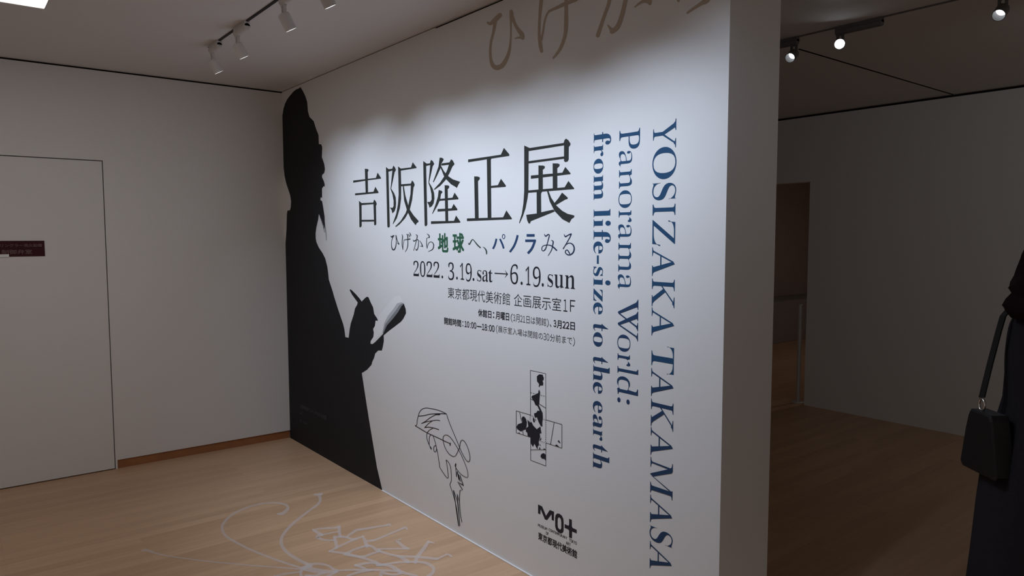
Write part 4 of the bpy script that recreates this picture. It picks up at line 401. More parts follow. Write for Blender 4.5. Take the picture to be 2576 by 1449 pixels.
    'sketch': [{"s":[[[19775,5746],[19796,5753],[19814,5768],[19826,5791],[19842,5823],[19865,5861],[19900,5902],[19947,5951],[20005,6006],[20072,6061],[20149,6110],[20242,6154],[20349,6196],[20464,6233],[20585,6264],[20712,6287],[20849,6303],[20990,6316],[21130,6329],[21267,6343],[21402,6355],[21536,6366],[21669,6373],[21803,6378],[21936,6380],[22068,6380],[22194,6376],[22325,6368],[22459,6356],[22576,6343],[22658,6334],[22683,6338],[22700,6347]],[[19760,5746],[19745,5751],[19742,5765],[19754,5788],[19771,5822],[19797,5863],[19835,5909],[19885,5960],[19946,6019],[20020,6079],[20109,6135],[20212,6184],[20327,6229],[20451,6269],[20581,6302],[20718,6327],[20860,6344],[21004,6357],[21143,6370],[21280,6383],[21416,6396],[21552,6406],[21687,6414],[21823,6418],[21959,6420],[22093,6420],[22222,6416],[22355,6408],[22491,6395],[22609,6382],[22690,6374],[22706,6366],[22706,6355]]]},{"s":[[[19781,5785],[19761,5779],[19745,5765],[19729,5733],[19705,5687],[19679,5633],[19654,5579],[19630,5524],[19605,5465],[19581,5404],[19561,5345],[19548,5284],[19541,5223],[19532,5168],[19517,5125],[19492,5096],[19459,5075],[19423,5056],[19396,5042],[19380,5027],[19381,5017]],[[19795,5786],[19809,5781],[19812,5768],[19795,5736],[19772,5690],[19746,5637],[19721,5584],[19698,5529],[19673,5471],[19650,5411],[19630,5354],[19618,5295],[19611,5235],[19602,5177],[19583,5127],[19547,5085],[19500,5053],[19458,5032],[19432,5018],[19406,5010],[19388,5012]]]},{"s":[[[19705,5640],[19719,5631],[19750,5632],[19857,5657],[20010,5693],[20184,5736],[20356,5782],[20522,5833],[20692,5890],[20861,5946],[21027,5995],[21191,6037],[21355,6076],[21518,6111],[21675,6146],[21830,6179],[21982,6211],[22126,6240],[22257,6265],[22381,6287],[22500,6306],[22600,6321],[22671,6332],[22699,6342],[22711,6355]],[[19704,5648],[19715,5663],[19744,5676],[19851,5702],[20004,5738],[20175,5780],[20342,5824],[20504,5874],[20672,5930],[20844,5986],[21015,6037],[21184,6080],[21351,6119],[21515,6155],[21673,6189],[21828,6223],[21981,6254],[22126,6284],[22259,6309],[22386,6331],[22506,6350],[22607,6366],[22678,6376],[22704,6374],[22713,6364]]]},{"s":[[[22051,6203],[22036,6217],[21996,6219],[21595,6146],[21553,6129],[21535,6109]],[[22050,6190],[22033,6170],[21992,6154],[21591,6081],[21550,6082],[21534,6096]]]},{"s":[[[21647,6130],[21630,6133],[21604,6127],[21495,6075],[21338,6000],[21162,5914],[20998,5829],[20848,5743],[20700,5651],[20560,5564],[20435,5491],[20322,5431],[20218,5381],[20130,5340],[20067,5311],[20049,5296],[20047,5284]],[[21653,6125],[21653,6113],[21636,6099],[21527,6047],[21371,5972],[21197,5887],[21036,5804],[20890,5720],[20744,5630],[20603,5542],[20475,5467],[20358,5405],[20251,5353],[20162,5312],[20100,5283],[20072,5276],[20054,5279]]]},{"s":[[[20054,5281],[20069,5277],[20095,5282],[20191,5320],[20327,5375],[20481,5434],[20632,5488],[20781,5537],[20938,5585],[21093,5630],[21238,5671],[21373,5710],[21501,5745],[21619,5775],[21721,5799],[21811,5813],[21891,5821],[21958,5825],[22007,5828],[22030,5835],[22043,5845]],[[20049,5287],[20053,5298],[20072,5312],[20168,5350],[20305,5404],[20461,5464],[20615,5520],[20768,5569],[20927,5618],[21084,5663],[21229,5705],[21364,5743],[21494,5779],[21614,5810],[21722,5834],[21820,5850],[21906,5858],[21975,5862],[22023,5865],[22042,5861],[22046,5852]]]},{"s":[[[21257,5699],[21240,5701],[21216,5693],[21147,5655],[21048,5599],[20934,5533],[20823,5463],[20708,5380],[20584,5286],[20473,5199],[20395,5139],[20386,5124],[20392,5115]],[[21264,5695],[21266,5685],[21251,5671],[21183,5632],[21084,5577],[20973,5513],[20867,5445],[20755,5365],[20633,5272],[20522,5185],[20445,5124],[20421,5114],[20402,5112]]]},{"s":[[[20382,5117],[20395,5110],[20424,5111],[20508,5134],[20628,5167],[20762,5201],[20894,5228],[21025,5249],[21164,5266],[21303,5279],[21434,5290],[21563,5296],[21693,5298],[21807,5298],[21886,5298],[21914,5305],[21931,5316]],[[20381,5125],[20390,5138],[20416,5152],[20500,5174],[20621,5207],[20760,5242],[20899,5271],[21036,5292],[21179,5310],[21321,5323],[21454,5334],[21587,5340],[21720,5342],[21834,5342],[21913,5342],[21934,5336],[21937,5325]]]},{"s":[[[21304,5286],[21290,5289],[21267,5283],[21206,5254],[21117,5212],[21019,5162],[20931,5112],[20855,5062],[20784,5010],[20719,4955],[20668,4900],[20632,4845],[20610,4791],[20598,4737],[20593,4681],[20597,4625],[20609,4567],[20629,4509],[20657,4451],[20696,4392],[20744,4333],[20796,4276],[20849,4222],[20907,4167],[20970,4113],[21027,4065],[21067,4032],[21084,4028],[21102,4032]],[[21310,5282],[21309,5272],[21294,5260],[21232,5230],[21144,5188],[21049,5141],[20967,5093],[20896,5047],[20828,4997],[20769,4947],[20723,4897],[20691,4848],[20670,4799],[20659,4748],[20655,4695],[20658,4641],[20670,4585],[20689,4529],[20717,4473],[20754,4416],[20801,4359],[20853,4302],[20905,4248],[20962,4194],[21025,4140],[21082,4093],[21121,4060],[21123,4048],[21113,4038]]]},{"s":[[[20961,4161],[20939,4140],[20941,4116],[21039,4025],[21073,4016],[21108,4024]],[[20983,4172],[21018,4179],[21052,4170],[21149,4079],[21151,4055],[21130,4034]]]},{"s":[[[19331,5020],[19330,5008],[19347,4999],[19458,4986],[19617,4968],[19797,4948],[19971,4929],[20137,4911],[20308,4893],[20480,4876],[20650,4863],[20815,4853],[20977,4847],[21141,4842],[21312,4837],[21499,4831],[21697,4825],[21889,4819],[22062,4812],[22210,4805],[22342,4797],[22465,4790],[22585,4785],[22711,4783],[22837,4782],[22946,4783],[23022,4783],[23048,4789],[23063,4800]],[[19339,5028],[19359,5038],[19387,5041],[19499,5029],[19657,5010],[19837,4990],[20010,4971],[20176,4953],[20346,4935],[20516,4918],[20685,4905],[20847,4895],[21008,4889],[21171,4884],[21343,4879],[21529,4872],[21727,4866],[21919,4860],[22092,4853],[22241,4846],[22373,4838],[22495,4831],[22614,4825],[22738,4823],[22863,4823],[22972,4823],[23047,4824],[23065,4818],[23068,4808]]]},{"s":[[[23030,4845],[23002,4832],[22984,4809],[22968,4704],[22979,4686],[23004,4683]],[[23050,4849],[23075,4845],[23086,4827],[23069,4723],[23051,4699],[23024,4686]]]},{"s":[[[20882,4222],[20897,4229],[20905,4241],[20907,4304],[20909,4395],[20913,4492],[20922,4573],[20935,4637],[20950,4693],[20970,4740],[20994,4777],[21024,4804],[21059,4823],[21096,4837],[21135,4845],[21172,4852],[21204,4854],[21237,4847],[21276,4825],[21320,4779],[21368,4716],[21415,4644],[21459,4572],[21499,4501],[21536,4428],[21571,4353],[21605,4281],[21636,4214],[21664,4149],[21691,4084],[21718,4013],[21744,3939],[21768,3862],[21793,3779],[21819,3684],[21852,3563],[21888,3421],[21921,3291],[21944,3200],[21954,3193],[21969,3194]],[[20871,4219],[20857,4220],[20849,4229],[20851,4291],[20853,4382],[20858,4480],[20867,4563],[20880,4628],[20896,4686],[20917,4737],[20946,4781],[20987,4818],[21037,4846],[21090,4865],[21138,4876],[21182,4883],[21230,4886],[21278,4876],[21324,4849],[21371,4801],[21420,4737],[21467,4664],[21511,4592],[21551,4521],[21589,4447],[21624,4372],[21657,4300],[21688,4233],[21717,4168],[21744,4102],[21771,4031],[21797,3957],[21821,3880],[21846,3796],[21872,3702],[21905,3580],[21941,3439],[21974,3308],[21997,3218],[21992,3206],[21980,3197]]]},{"s":[[[21951,3214],[21943,3204],[21947,3194],[22025,3147],[22137,3078],[22258,3005],[22360,2946],[22439,2904],[22508,2870],[22568,2844],[22621,2824],[22666,2811],[22704,2804],[22743,2806],[22780,2820],[22808,2840],[22824,2864],[22832,2897],[22832,2949],[22827,3027],[22814,3127],[22797,3236],[22776,3341],[22747,3450],[22710,3564],[22676,3668],[22653,3745],[22644,3787],[22642,3801],[22616,3785],[22629,3783],[22663,3778],[22710,3764],[22763,3743],[22812,3717],[22859,3687],[22906,3653],[22949,3612],[22986,3562],[23015,3504],[23039,3437],[23058,3360],[23072,3270],[23085,3157],[23093,3026],[23095,2896],[23086,2786],[23056,2705],[23011,2639],[22966,2578],[22944,2515],[22955,2460],[22987,2413],[23028,2367],[23070,2313],[23115,2250],[23165,2180],[23218,2104],[23269,2024],[23319,1937],[23370,1843],[23420,1746],[23465,1650],[23504,1563],[23539,1483],[23573,1389],[23610,1263],[23653,1075],[23701,841],[23744,620],[23774,468],[23783,461],[23796,462]],[[21960,3219],[21975,3224],[21992,3222],[22070,3174],[22182,3105],[22302,3033],[22403,2974],[22481,2933],[22549,2899],[22608,2873],[22659,2854],[22701,2841],[22732,2836],[22750,2836],[22758,2840],[22766,2846],[22774,2857],[22780,2885],[22781,2934],[22775,3012],[22763,3111],[22746,3219],[22725,3324],[22696,3432],[22659,3546],[22625,3651],[22602,3728],[22592,3771],[22591,3794],[22633,3816],[22659,3814],[22697,3808],[22748,3793],[22803,3771],[22855,3744],[22903,3713],[22951,3678],[22997,3635],[23035,3583],[23065,3523],[23090,3455],[23109,3377],[23123,3286],[23135,3172],[23144,3041],[23146,2909],[23137,2797],[23105,2710],[23057,2639],[23014,2581],[22995,2528],[23006,2480],[23035,2436],[23076,2391],[23119,2337],[23163,2273],[23214,2203],[23266,2127],[23318,2046],[23368,1959],[23419,1865],[23469,1768],[23514,1671],[23553,1585],[23589,1503],[23623,1409],[23659,1283],[23703,1093],[23750,860],[23793,639],[23823,487],[23818,475],[23806,466]]]},{"s":[[[21627,4188],[21614,4119],[21583,4057],[21540,4014],[21502,3995],[21464,3996],[21422,4019],[21392,4066],[21382,4129],[21395,4197],[21426,4258],[21469,4301],[21508,4320],[21546,4319],[21587,4295],[21617,4249],[21627,4185]],[[21686,4199],[21673,4126],[21637,4056],[21579,3999],[21501,3963],[21423,3962],[21367,3992],[21333,4046],[21322,4115],[21336,4189],[21372,4259],[21430,4316],[21508,4352],[21586,4353],[21641,4322],[21675,4268],[21686,4202]]]},{"s":[[[23328,4152],[23328,4161],[23317,4167],[23243,4173],[23138,4182],[23022,4198],[22918,4225],[22823,4270],[22728,4327],[22640,4391],[22566,4456],[22506,4522],[22458,4592],[22420,4663],[22390,4732],[22367,4798],[22352,4864],[22348,4926],[22357,4980],[22381,5027],[22419,5069],[22464,5105],[22513,5135],[22564,5157],[22622,5173],[22684,5183],[22750,5186],[22818,5183],[22888,5173],[22964,5155],[23046,5126],[23139,5083],[23241,5028],[23344,4966],[23444,4903],[23540,4839],[23636,4770],[23727,4701],[23812,4635],[23885,4576],[23952,4520],[24014,4464],[24077,4404],[24148,4332],[24221,4252],[24286,4180],[24331,4130],[24344,4125],[24358,4128]],[[23323,4146],[23310,4139],[23291,4136],[23218,4142],[23111,4151],[22991,4167],[22880,4197],[22781,4242],[22684,4301],[22595,4366],[22518,4433],[22457,4501],[22408,4572],[22369,4644],[22338,4714],[22315,4782],[22300,4850],[22296,4914],[22306,4974],[22334,5028],[22377,5077],[22431,5120],[22489,5155],[22552,5182],[22622,5202],[22695,5214],[22769,5217],[22843,5214],[22919,5203],[22998,5184],[23084,5154],[23179,5109],[23282,5054],[23386,4992],[23486,4929],[23583,4864],[23679,4794],[23771,4725],[23855,4659],[23929,4600],[23995,4543],[24058,4487],[24122,4426],[24192,4354],[24265,4274],[24330,4202],[24375,4152],[24376,4141],[24367,4133]]]},{"s":[[[24345,4146],[24336,4138],[24336,4129],[24387,4063],[24461,3968],[24537,3865],[24595,3776],[24629,3702],[24651,3633],[24664,3572],[24673,3520],[24678,3480],[24678,3452],[24673,3431],[24664,3412],[24651,3392],[24636,3378],[24618,3367],[24589,3358],[24545,3351],[24491,3347],[24427,3347],[24358,3350],[24280,3357],[24193,3367],[24105,3381],[24023,3401],[23944,3429],[23867,3464],[23795,3502],[23731,3536],[23676,3565],[23629,3593],[23590,3619],[23562,3646],[23545,3676],[23538,3707],[23537,3738],[23540,3762],[23546,3778],[23558,3789],[23572,3800],[23583,3808],[23590,3819],[23587,3825]],[[24353,4150],[24365,4152],[24376,4148],[24428,4082],[24502,3987],[24578,3884],[24637,3794],[24671,3718],[24693,3648],[24706,3586],[24716,3533],[24721,3493],[24721,3462],[24715,3437],[24703,3413],[24687,3389],[24663,3366],[24629,3346],[24586,3332],[24534,3323],[24474,3319],[24407,3319],[24336,3323],[24256,3329],[24168,3339],[24077,3354],[23992,3374],[23911,3403],[23832,3439],[23759,3477],[23695,3511],[23640,3541],[23591,3569],[23551,3596],[23520,3626],[23501,3659],[23493,3694],[23492,3727],[23495,3755],[23506,3778],[23525,3798],[23542,3811],[23553,3819],[23569,3827],[23581,3828]]]},{"s":[[[23280,4140],[23289,4136],[23308,4138],[23352,4153],[23419,4174],[23498,4209],[23575,4265],[23649,4349],[23727,4454],[23798,4561],[23856,4647],[23893,4703],[23917,4742],[23936,4779],[23957,4828],[23981,4901],[24004,4985],[24029,5066],[24058,5131],[24092,5177],[24129,5211],[24166,5233],[24204,5244],[24251,5245],[24307,5235],[24367,5214],[24427,5184],[24487,5141],[24548,5088],[24607,5026],[24661,4962],[24709,4894],[24754,4819],[24792,4743],[24823,4670],[24846,4600],[24862,4532],[24870,4467],[24867,4408],[24851,4354],[24826,4303],[24794,4263],[24764,4242],[24728,4236],[24676,4240],[24615,4256],[24551,4282],[24485,4319],[24415,4368],[24342,4426],[24268,4490],[24192,4561],[24114,4639],[24035,4722],[23956,4809],[23879,4897],[23803,4990],[23725,5087],[23641,5188],[23546,5298],[23443,5416],[23341,5532],[23247,5642],[23164,5740],[23086,5832],[23015,5920],[22949,6007],[22886,6099],[22826,6194],[22775,6278],[22740,6337],[22727,6343],[22713,6341]],[[23279,4145],[23284,4155],[23300,4164],[23345,4180],[23407,4199],[23473,4228],[23537,4274],[23606,4352],[23682,4456],[23753,4561],[23811,4648],[23848,4703],[23871,4741],[23889,4775],[23910,4824],[23933,4894],[23956,4978],[23981,5062],[24012,5130],[24051,5182],[24096,5224],[24149,5256],[24210,5274],[24274,5275],[24339,5264],[24404,5241],[24467,5209],[24529,5165],[24591,5110],[24651,5048],[24705,4983],[24754,4913],[24799,4837],[24838,4761],[24869,4687],[24892,4616],[24909,4546],[24917,4479],[24914,4417],[24897,4359],[24869,4303],[24830,4254],[24776,4219],[24712,4206],[24647,4210],[24581,4228],[24514,4256],[24445,4294],[24373,4344],[24299,4403],[24224,4467],[24148,4538],[24069,4616],[23990,4700],[23911,4787],[23833,4876],[23757,4969],[23679,5066],[23594,5167],[23499,5277],[23397,5394],[23294,5511],[23200,5621],[23117,5719],[23039,5812],[22967,5900],[22901,5987],[22837,6081],[22777,6176],[22726,6260],[22690,6319],[22692,6330],[22703,6338]]]},{"s":[[[23516,3655],[23547,3669],[23570,3694],[23612,3819],[23604,3840],[23580,3846]],[[23495,3652],[23470,3658],[23462,3679],[23504,3804],[23527,3829],[23558,3843]]]},{"s":[[[23536,3748],[23523,3740],[23517,3729],[23548,3451],[23594,3135],[23603,3128],[23616,3128]],[[23545,3751],[23559,3751],[23567,3743],[23598,3467],[23644,3151],[23638,3139],[23626,3131]]]},{"s":[[[23620,3123],[23640,3132],[23653,3149],[23674,3431],[23823,3006],[23775,3298],[23944,2969],[23960,2962],[23980,2964]],[[23606,3121],[23590,3124],[23584,3137],[23731,3469],[23888,3037],[23824,3339],[24011,2998],[24008,2982],[23993,2970]]]},{"s":[[[23940,3302],[23926,3290],[23924,3275],[24068,3044],[24236,2807],[24253,2801],[24273,2805]],[[23953,3308],[23973,3311],[23990,3304],[24133,3074],[24301,2838],[24299,2823],[24286,2811]]]},{"s":[[[24298,2839],[24299,2850],[24285,2857],[24042,2875],[23700,2887],[23923,2718],[24161,2567],[23938,2479],[23919,2465],[23915,2453]],[[24292,2831],[24276,2821],[24252,2817],[24008,2834],[23760,2889],[23977,2752],[24224,2585],[23956,2449],[23932,2444],[23918,2447]]]},{"s":[[[23944,2478],[23931,2471],[23922,2459],[23911,2397],[23896,2309],[23880,2210],[23869,2115],[23862,2034],[23859,1956],[23859,1871],[23864,1771],[23874,1645],[23889,1501],[23908,1354],[23932,1219],[23965,1090],[24007,963],[24047,854],[24074,778],[24084,772],[24098,774]],[[23954,2480],[23966,2479],[23971,2470],[23961,2408],[23945,2320],[23929,2222],[23918,2128],[23912,2048],[23908,1970],[23909,1887],[23914,1787],[23924,1661],[23938,1518],[23957,1372],[23981,1238],[24014,1110],[24056,984],[24095,875],[24122,798],[24119,787],[24107,778]]]},{"s":[[[23296,2297],[23282,2286],[23277,2272],[23307,2183],[23351,2054],[23397,1913],[23436,1786],[23463,1686],[23483,1596],[23504,1501],[23531,1383],[23570,1225],[23616,1039],[23661,859],[23697,715],[23724,618],[23744,549],[23758,500],[23769,465],[23781,458],[23797,460]],[[23308,2301],[23325,2303],[23337,2295],[23367,2206],[23411,2077],[23457,1936],[23496,1809],[23523,1708],[23543,1618],[23564,1523],[23591,1406],[23630,1248],[23675,1063],[23720,883],[23757,739],[23783,642],[23803,573],[23817,525],[23828,490],[23823,475],[23809,465]]]},{"s":[[[23334,2289],[23324,2280],[23323,2269],[23386,2189],[23478,2073],[23572,1946],[23643,1831],[23682,1732],[23705,1637],[23720,1543],[23736,1446],[23756,1348],[23773,1250],[23789,1148],[23806,1038],[23824,903],[23844,751],[23861,611],[23873,515],[23882,508],[23895,509]],[[23343,2294],[23358,2297],[23371,2292],[23434,2212],[23525,2097],[23619,1969],[23691,1852],[23731,1752],[23754,1655],[23769,1561],[23786,1464],[23805,1366],[23822,1268],[23839,1166],[23855,1055],[23874,921],[23893,769],[23911,629],[23923,533],[23917,521],[23905,512]]]},{"s":[[[23679,2190],[23666,2181],[23659,2168],[23663,2115],[23670,2040],[23678,1953],[23690,1861],[23704,1773],[23721,1681],[23740,1577],[23759,1453],[23779,1290],[23801,1097],[23822,910],[23839,762],[23851,663],[23860,595],[23866,548],[23871,514],[23880,506],[23895,507]],[[23690,2193],[23705,2193],[23713,2185],[23718,2133],[23725,2058],[23733,1971],[23744,1880],[23759,1792],[23776,1700],[23794,1596],[23813,1472],[23834,1309],[23856,1116],[23877,929],[23894,781],[23906,683],[23915,615],[23921,568],[23925,534],[23919,520],[23906,511]]]},{"s":[[[23677,2184],[23668,2177],[23667,2168],[23871,1827],[23880,1823],[23891,1825]],[[23684,2187],[23696,2189],[23705,2185],[23909,1845],[23907,1836],[23899,1829]]]}],
    'logo': [[{"p":[[30337,3606],[30628,3596],[30896,3239],[31153,3592],[31442,3601],[31438,3178],[31285,3175],[31278,3437],[30964,3057],[30817,3051],[30518,3439],[30497,3187],[30337,3182]]}],[{"h":[[[31515,3349],[31557,3490],[31657,3585],[31812,3617],[31967,3578],[32065,3463],[32083,3295],[32082,2946],[32041,2835],[31915,2750],[31731,2743],[31589,2813],[31525,2940]],[[31686,3325],[31728,3420],[31813,3452],[31898,3401],[31926,3284],[31928,2992],[31872,2912],[31773,2913],[31702,2968],[31684,3089]]]}],[{"p":[[32437,3590],[32609,3592],[32616,3293],[32671,3244],[32921,3249],[32922,3088],[32631,3078],[32620,2758],[32442,2746],[32441,3053],[32372,3094],[32151,3084],[32150,3258],[32398,3257],[32439,3331]]}]],
